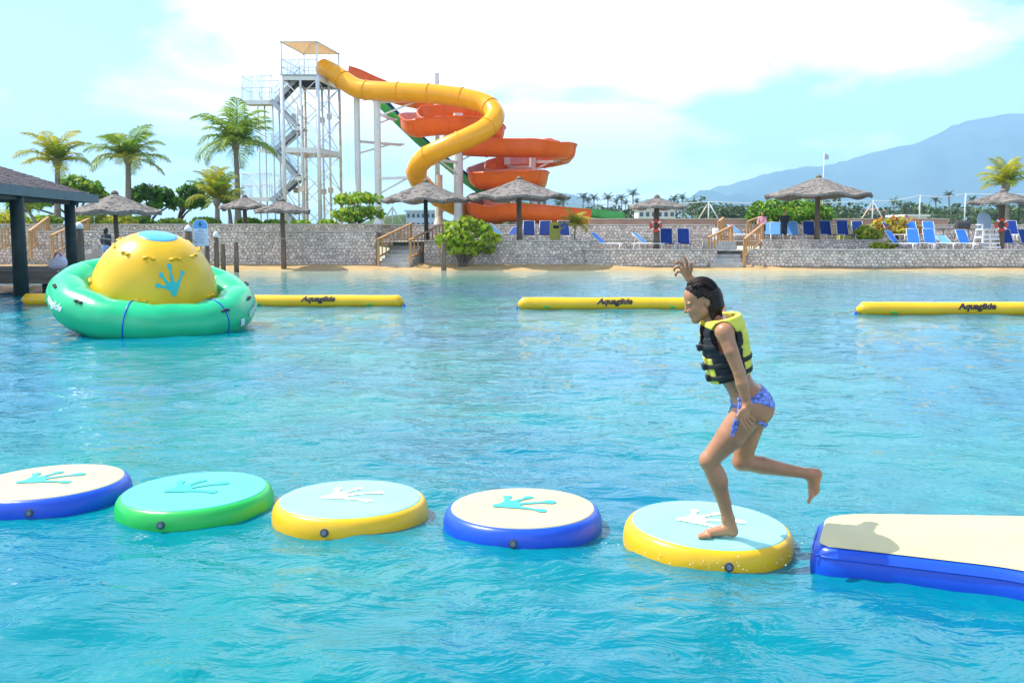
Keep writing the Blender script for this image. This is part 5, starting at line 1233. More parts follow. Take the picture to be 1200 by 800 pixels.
            if big:
                q = MB(); q.add([(a.x, yc - 1.13, a.z + .05), (b.x - .5, yc - 1.13, a.z + .05), (b.x - .5, yc - 1.13, a.z + hh), (a.x, yc - 1.13, a.z + hh)], [(0, 1, 2, 3)]); q.build('mesh_panel', M_panel, t)
                q = MB(); q.add([(a.x + .01, yc - 1.13, a.z + .05), (a.x + .01, yc + 1.13, a.z + .05), (a.x + .01, yc + 1.13, a.z + hh), (a.x + .01, yc - 1.13, a.z + hh)], [(0, 1, 2, 3)]); q.build('mesh_panel', M_panel, t)
                q = MB(); q.tube([(a.x + .7, yc - 1.15, a.z + hh), (a.x + 1.5, yc - 1.15, a.z)], .022, 6); q.build('diagonal', M_steel, t, True)
    for px in (306, 323, 351):                       # legs that carry the left landings
        a = L_(px, 120)
        for yy_ in (-1.0, 1.0): q = MB(); q.tube([(a.x, yc + yy_, zg), (a.x, yc + yy_, L_(px, 120).z - .1)], .06, 8); q.build('stair_leg', M_steel, t, True)
tower()

M_fyel = mat('yellow_fibreglass', (0.86, 0.36, 0.004), rough=.25, var=.06, scale=1.5, spec=.4)
M_fora = mat('orange_fibreglass', (0.80, 0.125, 0.004), rough=.3, var=.08, scale=1.5, spec=.35)
M_fgrn = mat('green_fibreglass', (0.03, 0.33, 0.035), rough=.3, var=.08, scale=1.5)
M_fblu = mat('dark_blue_lining', (0.02, 0.07, 0.16), rough=.35, var=.08)
M_fin = mat('flume_inside', (0.62, 0.22, 0.14), rough=.35, var=.08, scale=1.5)
def tube_slide(label, pts, r):
    P = catmull([at(*p[:2], Y=p[2]) for p in pts], 8); base = at(pts[0][0], 262, Y=pts[0][2]); t = thing('tube_slide', label, 'water slide', (P[0].x, P[0].y, Z_TOP))
    acc = 0; segs = [[P[0]]]
    for i in range(1, len(P)):
        acc += (P[i] - P[i - 1]).length; segs[-1].append(P[i])
        if acc > 2.3 and i < len(P) - 2: segs.append([P[i]]); acc = 0
    for sg_ in segs:
        if len(sg_) < 2: continue
        q = MB(); q.tube(sg_, r, 24, caps=False); q.build('tube_section', M_fyel, t, True)
        d = (sg_[-1] - sg_[-2]).normalized(); q = MB(); q.tube([sg_[-1] - d * .05, sg_[-1] + d * .05], r * 1.075, 24, caps=True); q.build('flange', M_fyel, t, 2)
    return t, P
def flume(label, pts, r, m_out, m_in, wall=.55, step=2.0, name='open_flume', flat=False, bank=0.0):
    P = catmull([at(*p[:2], Y=p[2]) for p in pts], 8); t = thing(name, label, 'water slide', (P[0].x, P[0].y, Z_TOP)); n = len(P)
    prof_ = []
    if flat: prof_ = [(-r, wall), (-r, .05), (-r * .85, -.03), (r * .85, -.03), (r, .05), (r, wall)]
    else:
        prof_ = [(-r * 1.12, wall + .02), (-r, wall)] + [(-r * math.cos(a), -r * math.sin(a)) for a in [math.pi * k / 12 for k in range(13)]] + [(r, wall), (r * 1.12, wall + .02)]
    inner = [(x * .93, z + .06) for x, z in prof_]
    frames = []
    for i in range(n):
        d = (P[min(i + 1, n - 1)] - P[max(i - 1, 0)]).normalized(); s_ = d.cross(Vector((0, 0, 1))).normalized()
        d0 = (P[i] - P[max(i - 2, 0)]); d1 = (P[min(i + 2, n - 1)] - P[i]); cr_ = d0.cross(d1).z / max(.01, d0.length * d1.length)
        u_ = s_.cross(d).normalized(); ang = max(-.5, min(.5, -cr_ * bank)); s2 = s_ * math.cos(ang) + u_ * math.sin(ang); u2 = u_ * math.cos(ang) - s_ * math.sin(ang); frames.append((s2, u2, d))
    i = 0
    while i < n - 1:
        j = i; acc = 0
        while j < n - 1 and acc < step: acc += (P[j + 1] - P[j]).length; j += 1
        V = []; F = []; m = len(prof_)
        for k in range(i, j + 1):
            s_, u_, d = frames[k]
            for x, z in prof_: V.append(P[k] + s_ * x + u_ * z)
            for x, z in inner: V.append(P[k] + s_ * x + u_ * z)
        q = MB(); c_ = 2 * m; Fo = []; Fi = []
        for k in range(j - i):
            for w in range(m - 1):
                Fo.append((k * c_ + w, k * c_ + w + 1, (k + 1) * c_ + w + 1, (k + 1) * c_ + w)); Fi.append((k * c_ + m + w, (k + 1) * c_ + m + w, (k + 1) * c_ + m + w + 1, k * c_ + m + w + 1))
            Fo.append((k * c_, (k + 1) * c_, (k + 1) * c_ + m, k * c_ + m)); Fo.append((k * c_ + m - 1, k * c_ + 2 * m - 1, (k + 1) * c_ + 2 * m - 1, (k + 1) * c_ + m - 1))
        q.add(V, Fo); q.mi = 1; q.f.extend(Fi); q.m.extend([1] * len(Fi)); q.build('flume_section', [m_out, m_in], t, 2)
        s_, u_, d = frames[j]; q = MB(); fl = [P[j] + s_ * x * 1.06 + u_ * (z * 1.06 - .01) for x, z in prof_]
        V = []; 
        for p, (x, z) in zip(fl, prof_):
            for a in (-.04, .04): V += [p + d * a, P[j] + s_ * x * .99 + u_ * z * .99 + d * a]
        F = []
        for w in range(m - 1):
            o = 4 * w
            F += [(o, o + 4, o + 6, o + 2), (o + 1, o, o + 2, o + 3) if w == 0 else (o, o + 1, o + 5, o + 4), (o + 2, o + 6, o + 7, o + 3)]
        q.add(V, F); q.build('flange', m_out, t)
        i = j
    return t, P
tube_slide('yellow closed tube slide curling down from the tower', [(379, 80, 62.2), (391, 86, 61.5), (405, 96, 61), (421, 104.5, 60.5), (445, 107, 60), (480, 108.5, 59.5), (515, 111, 59), (548, 116, 58.5), (570, 123, 58), (580, 136, 57.2), (570, 150, 56.5), (548, 162, 56), (522, 173, 56), (500, 184, 56.5), (489, 197, 57.5), (490, 210, 59), (503, 224, 60.8), (526, 238, 62.3), (552, 249, 63.6), (585, 257, 64.6)], .70)
flume('orange open flume zigzagging down to the ground', [(402, 88, 66), (425, 97, 67), (470, 114, 68), (520, 122, 68), (552, 125, 67.4), (563, 130, 66), (552, 131, 64.6), (520, 133.5, 64), (492, 138, 63.6), (480, 143, 62.4), (487, 150, 60.9), (512, 148, 60.2), (545, 147, 60.4), (572, 152, 61.4), (580, 158, 63), (565, 161, 64.4), (545, 163, 64.4), (532, 168, 63), (545, 172, 61.6), (580, 173.5, 61), (620, 174, 60.8), (650, 175, 61), (664, 178, 62.4), (655, 184, 64.2), (625, 189, 64.6), (590, 194, 64.4), (564, 202, 63.4), (561, 210, 61.6), (585, 211, 60.4), (615, 208, 60.4), (631, 210, 61.8), (622, 218, 63.6), (595, 225, 64), (568, 233, 63.2), (558, 243, 61.4), (575, 250, 60.2), (605, 249, 60), (640, 252, 60.2), (690, 256.5, 60.4)], .68, M_fora, M_fin, wall=.62, bank=0.9)
flume('straight green slide with dark blue lining dropping from the tower', [(428, 102, 66), (436, 113, 65.5), (455, 134, 65), (490, 168, 64.4), (530, 202, 63.8), (565, 228, 63.2), (600, 243, 62.8), (640, 250, 62.4), (690, 254, 62), (730, 258.5, 61.8)], .60, M_fgrn, M_fblu, wall=.55, step=3.0, name='straight_slide', flat=True)
# pink-white translucent splash guard on the flume
t = thing('splash_guard', 'pink and white splash guard standing on the orange flume', 'splash guard', at(609, 190, Y=63.2)); a = at(597, 181, Y=63.4); 
for k, (x0, x1, c_) in enumerate(((591, 598, (0.72, 0.68, 0.70)), (598.3, 617, (0.74, 0.30, 0.30)), (617.3, 636, (0.66, 0.20, 0.14)))):
    p0, p1 = at(x0, 193, Y=63.3), at(x1, 193 - k, Y=63.3); h_ = 13 / ppm(p0.y); q = MB(); q.add([p0, p1, p1 + Vector((0, .06, h_ + .1 * k)), p0 + Vector((0, .06, h_))] + [v + Vector((0, .05, 0)) for v in (p0, p1, p1 + Vector((0, .06, h_ + .1 * k)), p0 + Vector((0, .06, h_)))], [(0, 1, 2, 3), (7, 6, 5, 4), (0, 4, 5, 1), (1, 5, 6, 2), (2, 6, 7, 3), (3, 7, 4, 0)]); q.build('panel', mat('guard_panel_%s' % 'abc'[k], c_, rough=.4, var=.05), t)
# support columns with bracket arms
def column(px, top, Y, wpx, label, arms=(), m=None, base=263):
    b = at(px, base, Y=Y); ztop = at(px, top, Y=Y).z; t = thing('support_column', label, 'column', (b.x, b.y, Z_TOP)); r = wpx / 2 / ppm(b.y); m = m or M_steel
    q = MB(); q.tube([(b.x, b.y, Z_TOP - .2), (b.x, b.y, ztop)], r, 16); q.build('shaft', m, t, 2)
    q = MB(); q.lathe([(r * 2.2, Z_TOP - .1), (r * 2.2, Z_TOP + .12), (r * 1.3, Z_TOP + .45), (r, Z_TOP + .8)], 14, (b.x, b.y, 0)); q.build('base', m, t, 2)
    for (x1, y1, Y1, drop) in arms:
        e = at(x1, y1, Y=Y1); d = Vector((e.x - b.x, e.y - b.y, 0)); s0 = Vector((b.x, b.y, e.z)); ds = drop / ppm(b.y)
        q = MB(); q.bar(s0, e, .13, .20); q.build('arm', m, t)
        q = MB(); q.bar(Vector((b.x, b.y, e.z - ds)), s0.lerp(e, .72) - Vector((0, 0, .05)), .10, .12); q.build('brace', m, t)
        q = MB(); q.box(e + Vector((0, 0, .05)), (.5, .3, .12)); q.build('saddle', m, t)
column(420.5, 110, 61, 7, 'plain white support column under the first bend of the yellow tube', ((470, 170, 63.5, 14),))
column(443.8, 98, 60.2, 8, 'tall white support column whose top reaches past the yellow tube', ((505, 118, 59.6, 17), (462, 141, 64.0, 12), (490, 208, 59, 18)))
column(513, 86, 66.5, 6, 'slender white column rising above the yellow tube', ((548, 131, 65.5, 9),))
column(537.5, 133, 61.4, 11, 'thick white column inside the orange spiral', ((505, 186, 58.0, 14), (566, 178, 61.6, 12)))
column(515.5, 205, 63, 7, 'short peach-stained column behind the umbrella by the stairs', (), M_rust)
column(601, 235, 62, 6, 'squat white column under the lowest orange bend', ())
column(624, 183, 63, 7, 'white column carrying the far right orange bend', ((652, 189, 62.2, 10), (598, 196, 63.6, 8)))
# ================================================================== VEGETATION
def leafmat(name, col, col2=None, isl=.35, tr=.42): return mat(name, col, rough=.5, var=.15, scale=3, spec=.35, island=isl, trans=tr, col2=col2)
M_frond = leafmat('palm_leaf', (0.13, 0.27, 0.02), (0.24, 0.33, 0.025)); M_frondy = leafmat('yellowing_palm_leaf', (0.30, 0.36, 0.02), (0.42, 0.38, 0.02)); M_frondd = leafmat('dark_palm_leaf', (0.05, 0.09, 0.02))
M_trunk = mat('palm_trunk', (0.24, 0.205, 0.17), rough=.9, var=.25, scale=4, stretch=(1, 1, 4), bump=.7, bscale=12, spec=.1)
M_bark = mat('tree_bark', (0.13, 0.10, 0.075), rough=.9, var=.3, scale=6, bump=.6, spec=.1)
FR = {}
def frond_mesh(m, droop, seed, nl=26):
    key = (m.name, droop, seed)
    if key in FR: return FR[key]
    rg = random.Random(seed); q = MB(); pts = []; x = z = 0.0; a = R(38); n = 16
    for i in range(n + 1): pts.append(Vector((x, 0, z))); x += math.cos(a) / n; z += math.sin(a) / n; a -= droop / n * (0.5 + 1.1 * i / n)
    q.tube(pts, [.014 * (1 - .8 * i / n) + .002 for i in range(n + 1)], 5)
    for k in range(nl):
        s = .12 + .87 * k / (nl - 1); i = min(n - 1, int(s * n)); p = pts[i].lerp(pts[i + 1], s * n - i); d = (pts[i + 1] - pts[i]).normalized(); up = Vector((-d.z, 0, d.x)); L_ = .36 * (math.sin(math.pi * (s * .82 + .14)) ** .7) * rg.uniform(.85, 1.1)
        for sd in (-1, 1):
            o = (Vector((0, sd, 0)) * .80 + d * (.35 + .5 * s) + up * rg.uniform(.0, .30)).normalized(); w = d * .016
            m1 = p + o * L_ * .5; m2 = p + o * L_ - Vector((0, 0, L_ * rg.uniform(.25, .55)))
            q.add([p - w * .6, p + w * .6, m1 + w, m1 - w, m2], [(0, 1, 2, 3), (3, 2, 4)])
    FR[key] = q.mesh('frond', m, False); return FR[key]
def palm(px, base_y, crown_x, crown_y, Y, rpx, label, mats, nf=20, lean=.2, tr=.16, seed=1, zbase=Z_TOP, group=None, up_bias=0.0, skirt=True):
    rg = random.Random(seed); b = at(px, base_y, Y=Y); b = Vector((b.x, b.y, zbase)); c_ = at(crown_x, crown_y, Y=Y); L_ = rpx / ppm(b.y) * 1.12
    t = thing('palm_tree', label, 'palm', b, group=group); q = MB(); n = 14; P = []; rr = []
    for i in range(n + 1):
        s = i / n; P.append(Vector(((c_.x - b.x) * (s ** 1.6 if lean else s), .12 * math.sin(s * 3), (c_.z - b.z) * s - (.2 if i == 0 else 0)))); rr.append(tr * (1.35 - .35 * min(1, s * 5)) * (1 - .35 * s) * (1 + .05 * (i % 2)))
    q.tube(P, rr, 10); q.build('trunk', M_trunk, t, True, world=False)
    q = MB(); q.ball(P[-1] + Vector((0, 0, .05)), (tr * 1.3, tr * 1.3, tr * 1.8), 10, 8); q.build('crown_shaft', M_trunk, t, True, world=False)
    for k in range(nf):
        s = k / nf; pitch = R(-42 + 78 * s + rg.uniform(-8, 8) - 25 * up_bias); m = mats[0] if rg.random() < (.75 if s < .7 else .45) else mats[-1]
        me = frond_mesh(m, rg.choice((1.0, 1.35, 1.7)), rg.randrange(3)); o = newobj('frond', me, t); o.location = P[-1] + Vector((0, 0, .1)); o.scale = [L_ * rg.uniform(.85, 1.1) * (1 - .12 * s)] * 3; o.rotation_euler = (rg.uniform(-.2, .2), pitch, k * 2.399 + rg.uniform(-.3, .3))
    return t
palm(67, 263, 67, 192, 47, 44, 'palm with yellow-green fronds above the pavilion roof', (M_frondy, M_frond), 20, .2, .20, 11)
palm(150, 264, 150, 188, 47, 47, 'palm with arching fronds above the wide thatched umbrella', (M_frond, M_frondy), 22, .2, .20, 12)
palm(279, 264, 276, 172, 49, 52, 'tallest palm beside the stairs of the slide tower', (M_frond, M_frond), 22, .3, .19, 13)
palm(254, 262, 254, 238, 45.5, 38, 'short bushy palm with upright yellow-green fronds by the notice board', (M_frondy, M_frond), 20, 0, .16, 14, up_bias=.9)
palm(270, 262, 268, 243, 46.5, 28, 'small green palm beside the short bushy palm', (M_frond, M_frond), 14, 0, .13, 15, up_bias=.6)
palm(1180, 262, 1179, 220, 52, 36, 'palm crown rising behind the umbrella by the lifeguard chair', (M_frondy, M_frond), 18, 0, .2, 16, up_bias=.6)
palm(673, 292, 674, 266, 40.6, 21, 'small bright yellow-green palm at the corner of the stone wall', (M_frondy, M_frondy), 20, 0, .05, 17, zbase=Z_LOW - .3)
palm(43, 263, 30, 244, 44.5, 20, 'young palm seen under the pavilion roof', (M_frondy, M_frond), 14, 0, .10, 18)

def leaves(mb, clumps, n, size, rg, flat=.35):
    wts = [c[1][0] * c[1][1] + c[1][0] * c[1][2] for c in clumps]
    for _ in range(n):
        c, r = rg.choices(clumps, wts)[0]; a = rg.uniform(0, 6.283); z = rg.uniform(-1, 1); s = math.sqrt(1 - z * z); k = rg.uniform(.45, 1.0) ** .6; bump = 1 + .18 * math.sin(a * 3 + c[0]) * math.cos(z * 4 + c[2])
        dv = Vector((s * math.cos(a), s * math.sin(a), z)); p = Vector(c) + Vector((dv.x * r[0], dv.y * r[1], dv.z * r[2])) * k * bump
        nrm = (dv * .6 + Vector((rg.gauss(0, .6), rg.gauss(0, .6), rg.gauss(flat, .6)))).normalized(); x = nrm.cross(Vector((rg.gauss(0, 1), rg.gauss(0, 1), rg.gauss(0, 1)))).normalized(); y_ = nrm.cross(x); w = size * rg.uniform(.65, 1.2); l_ = w * 1.25
        mb.add([p - x * l_, p - y_ * w * .62 + nrm * w * .12, p + x * l_, p + y_ * w * .62 + nrm * w * .12], [(0, 1, 2, 3)])
def shrub(name, label, cat, px, base_y, Y, z, clumps_px, n, size, m, seed, stems=3, m2=None, trunk_r=.05, group=None, flat=.35):
    rg = random.Random(seed); b = at(px, base_y, Y=Y); b = Vector((b.x, b.y, z)); t = thing(name, label, cat, b, group=group); cl = []
    for (cx_, cy_, rx, ry, dy) in clumps_px:
        c = at(cx_, cy_, Y=Y + dy); s = 1 / ppm(c.y); cl.append(((c.x - b.x, c.y - b.y, c.z - b.z), (rx * s, max(rx * s * .85, .3), ry * s)))
    q = MB()
    for k, (c, r) in enumerate(cl):
        e = Vector(c); s0 = Vector((rg.uniform(-.1, .1), rg.uniform(-.1, .1), -.15)); q.tube(catmull([s0, Vector((e.x * .35 + rg.uniform(-.1, .1), e.y * .3, e.z * .5)), e], 4), [trunk_r * (1 - .7 * i / 8) for i in range(9)], 6)
    q.build('trunk' if cat == 'tree' else 'stem', M_bark, t, True, world=False)
    q = MB(); leaves(q, cl, n, size, rg, flat); q.build('crown' if cat == 'tree' else 'foliage', m, t, False, world=False)
    if m2:
        q = MB(); leaves(q, [((c[0] * 1.02, c[1] - .05, c[2] + r[2] * .12), r) for c, r in cl], n // 3, size * .95, rg, flat); q.build('bright_leaves', m2, t, False, world=False)
    return t
L_sea = leafmat('sea_grape_leaf', (0.13, 0.29, 0.02)); L_lime = leafmat('lime_leaf', (0.32, 0.43, 0.025)); L_dk = leafmat('dark_green_leaf', (0.05, 0.13, 0.02)); L_yel = leafmat('yellow_leaf', (0.55, 0.50, 0.03)); L_red = leafmat('red_leaf', (0.45, 0.10, 0.02)); L_hedge = leafmat('hedge_leaf', (0.11, 0.28, 0.015))
shrub('leafy_bush', 'big bright green leafy bush on the sand before the stone wall', 'bush', 541, 308, 38.9, .2, [(548, 263, 15, 8, 0), (530, 268, 12, 8, -.3), (563, 268, 13, 8, .2), (522, 281, 10, 8, -.4), (541, 278, 14, 8, -.5), (560, 281, 12, 8, -.3), (576, 279, 10, 7, 0), (533, 291, 10, 7, -.3), (553, 293, 11, 6, -.2), (572, 291, 9, 6, .1)], 460, .19, L_lime, 21, m2=L_lime, trunk_r=.07)
shrub('sea_grape_tree', 'small tiered tree with yellow-green leaves in front of the slide tower', 'tree', 414, 266, 43.0, Z_LEFT, [(418, 232, 24, 6, 0), (404, 236, 14, 5, .2), (438, 234, 14, 5, 0), (424, 247, 24, 6, -.2), (398, 250, 11, 6, 0), (440, 252, 13, 5, 0), (412, 256, 18, 5, 0)], 620, .15, L_lime, 22, m2=L_sea, trunk_r=.07)
shrub('flowering_hedge', 'dense glossy green hedge behind the person in dark clothes', 'bush', 920, 263, 46.5, Z_TOP, [(890, 248, 14, 13, 0), (910, 246, 18, 12, -.3), (932, 246, 18, 12, 0), (953, 248, 16, 11, .2), (920, 252, 36, 10, -.2), (882, 256, 8, 8, 0), (970, 252, 9, 9, .2)], 2600, .125, L_hedge, 23, m2=L_lime, trunk_r=.06)
shrub('croton_bush', 'croton bush with yellow and red leaves against the upper wall', 'bush', 1050, 283, 43.6, Z_MID, [(1035, 263, 14, 8, 0), (1052, 262, 14, 9, 0), (1066, 264, 11, 8, .2), (1046, 270, 20, 7, -.2), (1078, 272, 6, 6, 0)], 900, .11, L_yel, 24, m2=L_red, flat=.6)
shrub('croton_bush', 'yellow-green croton bush in front of the hidden dark chair', 'bush', 1015, 284, 42.0, Z_MID, [(1014, 272, 12, 8, 0), (1006, 276, 7, 6, 0), (1024, 275, 9, 7, 0)], 480, .11, L_lime, 25, m2=L_yel, flat=.6)
shrub('croton_bush', 'low croton spilling over the middle wall below the other crotons', 'bush', 1036, 293, 40.6, Z_LOW, [(1030, 288, 10, 4, 0), (1044, 287, 8, 5, 0)], 320, .10, L_lime, 26, m2=L_yel, flat=.6)
shrub('sea_grape_tree', 'broad dark green tree right of the arching palm', 'tree', 172, 263, 48.5, Z_TOP, [(170, 226, 16, 9, 0), (188, 228, 16, 9, .4), (160, 232, 8, 6, 0), (205, 238, 10, 8, .3), (182, 240, 10, 5, -.3)], 900, .17, L_sea, 27, m2=L_dk, trunk_r=.10)
shrub('sea_grape_tree', 'leaning tree with green leaves left of the short bushy palm', 'tree', 208, 263, 49.5, Z_TOP, [(218, 226, 10, 9, 0), (232, 222, 9, 8, .3), (224, 238, 12, 6, 0), (238, 236, 8, 8, .2)], 600, .16, L_sea, 28, m2=L_dk, trunk_r=.09)
shrub('sea_grape_tree', 'wide leafy tree half hidden by the pavilion roof', 'tree', 90, 263, 50, Z_TOP, [(88, 216, 18, 10, 0), (108, 222, 14, 10, 0), (72, 224, 16, 10, .3), (50, 232, 18, 12, 0), (24, 240, 16, 12, 0), (120, 232, 8, 8, 0)], 1300, .17, L_sea, 29, m2=L_lime, trunk_r=.11)
for k, (px, top, w, m, m2_, lab) in enumerate(((12, 246, 22, L_yel, L_lime, 'yellowish shrub by the picture edge under the pavilion roof'), (52, 252, 20, L_lime, L_sea, 'lime shrub between the pavilion posts'), (110, 248, 24, L_lime, L_yel, 'yellow-green shrub behind the person in dark top'), (140, 252, 20, L_yel, L_lime, 'yellow shrub under the wide thatched umbrella'), (165, 254, 16, L_sea, L_lime, 'low green shrub behind the dome, below the dark green tree'), (200, 256, 18, L_lime, L_sea, 'low lime shrub left of the notice board'), (240, 255, 18, L_sea, L_lime, 'low green shrub behind the notice board'), (292, 256, 16, L_sea, L_lime, 'low green shrub below the tallest palm'), (322, 258, 16, L_lime, L_sea, 'low shrub at the foot of the tower stairs'), (352, 259, 14, L_sea, L_lime, 'low shrub among the tower columns'), (384, 258, 13, L_lime, L_sea, 'low lime shrub between tower and tiered tree'))):
    shrub('shrub', lab, 'bush', px, 264, 45.5 + (k % 3), Z_TOP, [(px, (top + 264) / 2, w * .8, (264 - top) / 2, 0), (px - w * .5, (top + 268) / 2, w * .5, (262 - top) / 2.4, .4), (px + w * .55, (top + 268) / 2, w * .5, (262 - top) / 2.4, 0)], 420, .13, m, 40 + k, m2=m2_, trunk_r=.03)

# ---- far tree line (reads as one mass) and the far coconut palms, which do not
M_far = leafmat('far_tree_leaf', (0.045, 0.085, 0.03), (0.075, 0.12, 0.035), isl=.4, tr=.15)
fr = random.Random(9); q = MB(); qt = MB()
for k in range(150):
    px = fr.uniform(560, 1420) if k < 110 else fr.uniform(780, 1420); Yt = fr.uniform(120, 230); toppx = (246 + 8 * math.sin(px * .05) + fr.uniform(-4, 7)) if px < 790 else (238 + 3.5 * math.sin(px * .045) + fr.uniform(-5, 7))
    c0 = at(px, 262, Y=Yt); ztop = at(px, toppx, Y=Yt).z; h_ = ztop - Z_TOP; w_ = fr.uniform(2.4, 5.0); cl = []
    for j in range(5): cl.append(((c0.x + fr.uniform(-w_, w_) * .7, c0.y + fr.uniform(-w_, w_) * .6, Z_TOP + h_ * fr.uniform(.45, .82)), (w_ * fr.uniform(.4, .7), w_ * .5, h_ * fr.uniform(.14, .26))))
    cl.append(((c0.x, c0.y, Z_TOP + h_ * .3), (w_ * .8, w_ * .6, h_ * .3)))
    leaves(q, cl, 150, .42, fr, .4); qt.tube([(c0.x, c0.y, Z_TOP - .2), (c0.x + .2, c0.y, Z_TOP + h_ * .7)], [.22, .10], 5)
o = stuff(q.build('woodland', M_far)); tag(o, 'green belt of trees below the mountain', 'woodland'); 
o = stuff(qt.build('woodland_trunks', M_bark)); tag(o, 'thin trunks inside the tree belt below the mountain', 'woodland')
for k, (px, cy, Yt, r_) in enumerate(((653, 241, 190, 8), (661, 239, 200, 7), (682, 233, 170, 9), (690, 236, 210, 8), (697, 234, 180, 8), (712, 234, 190, 9), (721, 238, 210, 7), (729, 234, 175, 8), (734, 240, 220, 7), (742, 229, 180, 9), (746, 238, 200, 7), (790, 236, 200, 8), (800, 234, 190, 8), (1113, 230, 170, 8), (1098, 236, 190, 8), (1046, 237, 200, 7), (1140, 236, 190, 8))):
    palm(px, 262, px + random.Random(k).uniform(-2, 2), cy, Yt, r_, 'distant coconut palm sticking out of the tree belt', (M_frondd, M_frondd), 11, .2, .2, 60 + k, group='distant coconut palms', skirt=False)

# ================================================================== FAR BUILDINGS, FENCE, FLAG
M_wht = mat('white_render', (0.62, 0.62, 0.60), rough=.8, var=.08, scale=.5); M_win = plain('window_glass', (0.05, 0.08, 0.11), rough=.15); M_rooft = mat('roof_tiles', (0.28, 0.14, 0.09), rough=.85, var=.2, scale=2)
def building(x0, x1, top, base, Y, label, nwin, rows=1, roof='flat', m=None):
    a, b = at(x0, base, Y=Y), at(x1, base, Y=Y); zt = at(x0, top, Y=Y).z; w = b.x - a.x; cx_ = (a.x + b.x) / 2; t = thing('building', label, 'building', (cx_, a.y, Z_TOP)); h_ = zt - Z_TOP; dp = max(5, w * .5)
    q = MB(); q.box((0, dp / 2, h_ / 2), (w, dp, h_)); q.build('wall', m or M_wht, t, False, world=False)
    if roof == 'flat': q = MB(); q.box((0, dp / 2, h_ + .12), (w + .5, dp + .5, .24)); q.build('roof', m or M_wht, t, False, world=False)
    else:
        q = MB(); q.add([(-w / 2 - .5, -.5, h_), (w / 2 + .5, -.5, h_), (w / 2 + .5, dp + .5, h_), (-w / 2 - .5, dp + .5, h_), (-w / 4, dp / 2, h_ + w * .16), (w / 4, dp / 2, h_ + w * .16)], [(0, 1, 5, 4), (1, 2, 5), (2, 3, 4, 5), (3, 0, 4), (3, 2, 1, 0)]); q.build('roof', M_rooft, t, False, world=False)
    for r_ in range(rows):
        for k in range(nwin):
            x = -w / 2 + w * (k + .5) / nwin; z = h_ * (r_ + .55) / rows; q = MB(); q.box((x, -.03, z), (w / nwin * .55, .08, h_ / rows * .42)); q.build('window', M_win, t, False, world=False)
building(748, 791, 246, 262, 115, 'white two-storey house behind the lifebuoy umbrella', 6, 2)
building(476, 516, 248, 262, 120, 'pale blue-grey building seen under the umbrella by the stairs', 7, 2, m=mat('pale_blue_render', (0.38, 0.47, 0.58), rough=.8, var=.08, scale=.5))
building(622, 641, 231, 262, 118, 'grey block seen beside the lowest orange bend', 3, 3, m=mat('grey_render', (0.40, 0.43, 0.44), rough=.8, var=.08, scale=.5))
building(1062, 1086, 254, 263, 85, 'low pale hut with open front at the foot of the tree belt', 3)
building(1020, 1040, 247, 262, 160, 'brownish house among the trees behind the croton', 3, 1, 'hip', mat('tan_render', (0.38, 0.27, 0.20), rough=.8, var=.1, scale=.5))
building(975, 992, 249, 262, 165, 'small reddish-roofed house among the trees right of the big umbrella', 2, 1, 'hip', M_wht)
# sports net fence: poles, braces and cables
M_cable = plain('pale_cable', (0.62, 0.64, 0.66), rough=.5)
def net_pole(px, top, base, Y, label, aframe=False):
    b = at(px, base, Y=Y); h_ = at(px, top, Y=Y).z - Z_TOP; t = thing('net_pole', label, 'pole', (b.x, b.y, Z_TOP)); q = MB(); q.tube([(0, 0, -.2), (0, 0, h_)], .05 * Y / 60, 8); q.build('pole', M_cable, t, True, world=False)
    if aframe:
        for sx in (-1, 1): q = MB(); q.tube([(sx * h_ * .62, 0, -.1), (sx * .05, 0, h_ * .93)], .045 * Y / 60, 8); q.build('brace', M_rust if sx < 0 else M_cable, t, True, world=False)
tops = []
for px, top, af, lab in ((460, 242, True, 'thin pole with slanted braces seen under the umbrella by the stairs'), (662, 238, False, 'thin net pole right of the orange flume exit'), (830, 236.5, True, 'A-frame net pole above the stone steps'), (1022, 235, True, 'A-frame net pole right of the big umbrella by the hedge'), (1077, 229, False, 'thin white net pole above the pale hut'), (1130, 227, False, 'thin white net pole above the barbecue'), (1290, 222, False, 'thin white net pole beyond the picture edge')):
    net_pole(px, top, 262, 62, lab, af); tops.append(at(px, top, Y=62))
q = MB()
for a, b in zip(tops[1:], tops[2:]): q.tube([a.lerp(b, s / 10) - Vector((0, 0, .18 * math.sin(math.pi * s / 10))) for s in range(11)], .032, 6)
tag(q.build('top_cable', M_cable, None, True), 'pale cable strung between the thin net poles before the trees', 'cable')
b = at(963, 262, Y=56); zt = at(963, 178, Y=56).z; t = thing('flagpole', 'slender flagpole with a small grey pennant above the hedge umbrella', 'flagpole', (b.x, b.y, Z_TOP))
q = MB(); q.tube([(0, 0, -.2), (0, 0, zt - Z_TOP)], [.05, .03], 8); q.build('pole', M_steel, t, True, world=False)
q = MB(); hh = zt - Z_TOP; V = []; n = 6
for i in range(n + 1):
    for j in (0, 1): V.append((.04 + i * .05, .04 * math.sin(i * 1.3), hh - .08 - j * .45 * (1 - i / n * .4) - i * .03))
q.add(V, [(2 * i, 2 * i + 2, 2 * i + 3, 2 * i + 1) for i in range(n)]); q.build('pennant', mat('grey_cloth', (0.45, 0.46, 0.5), rough=.8), t, True, world=False)

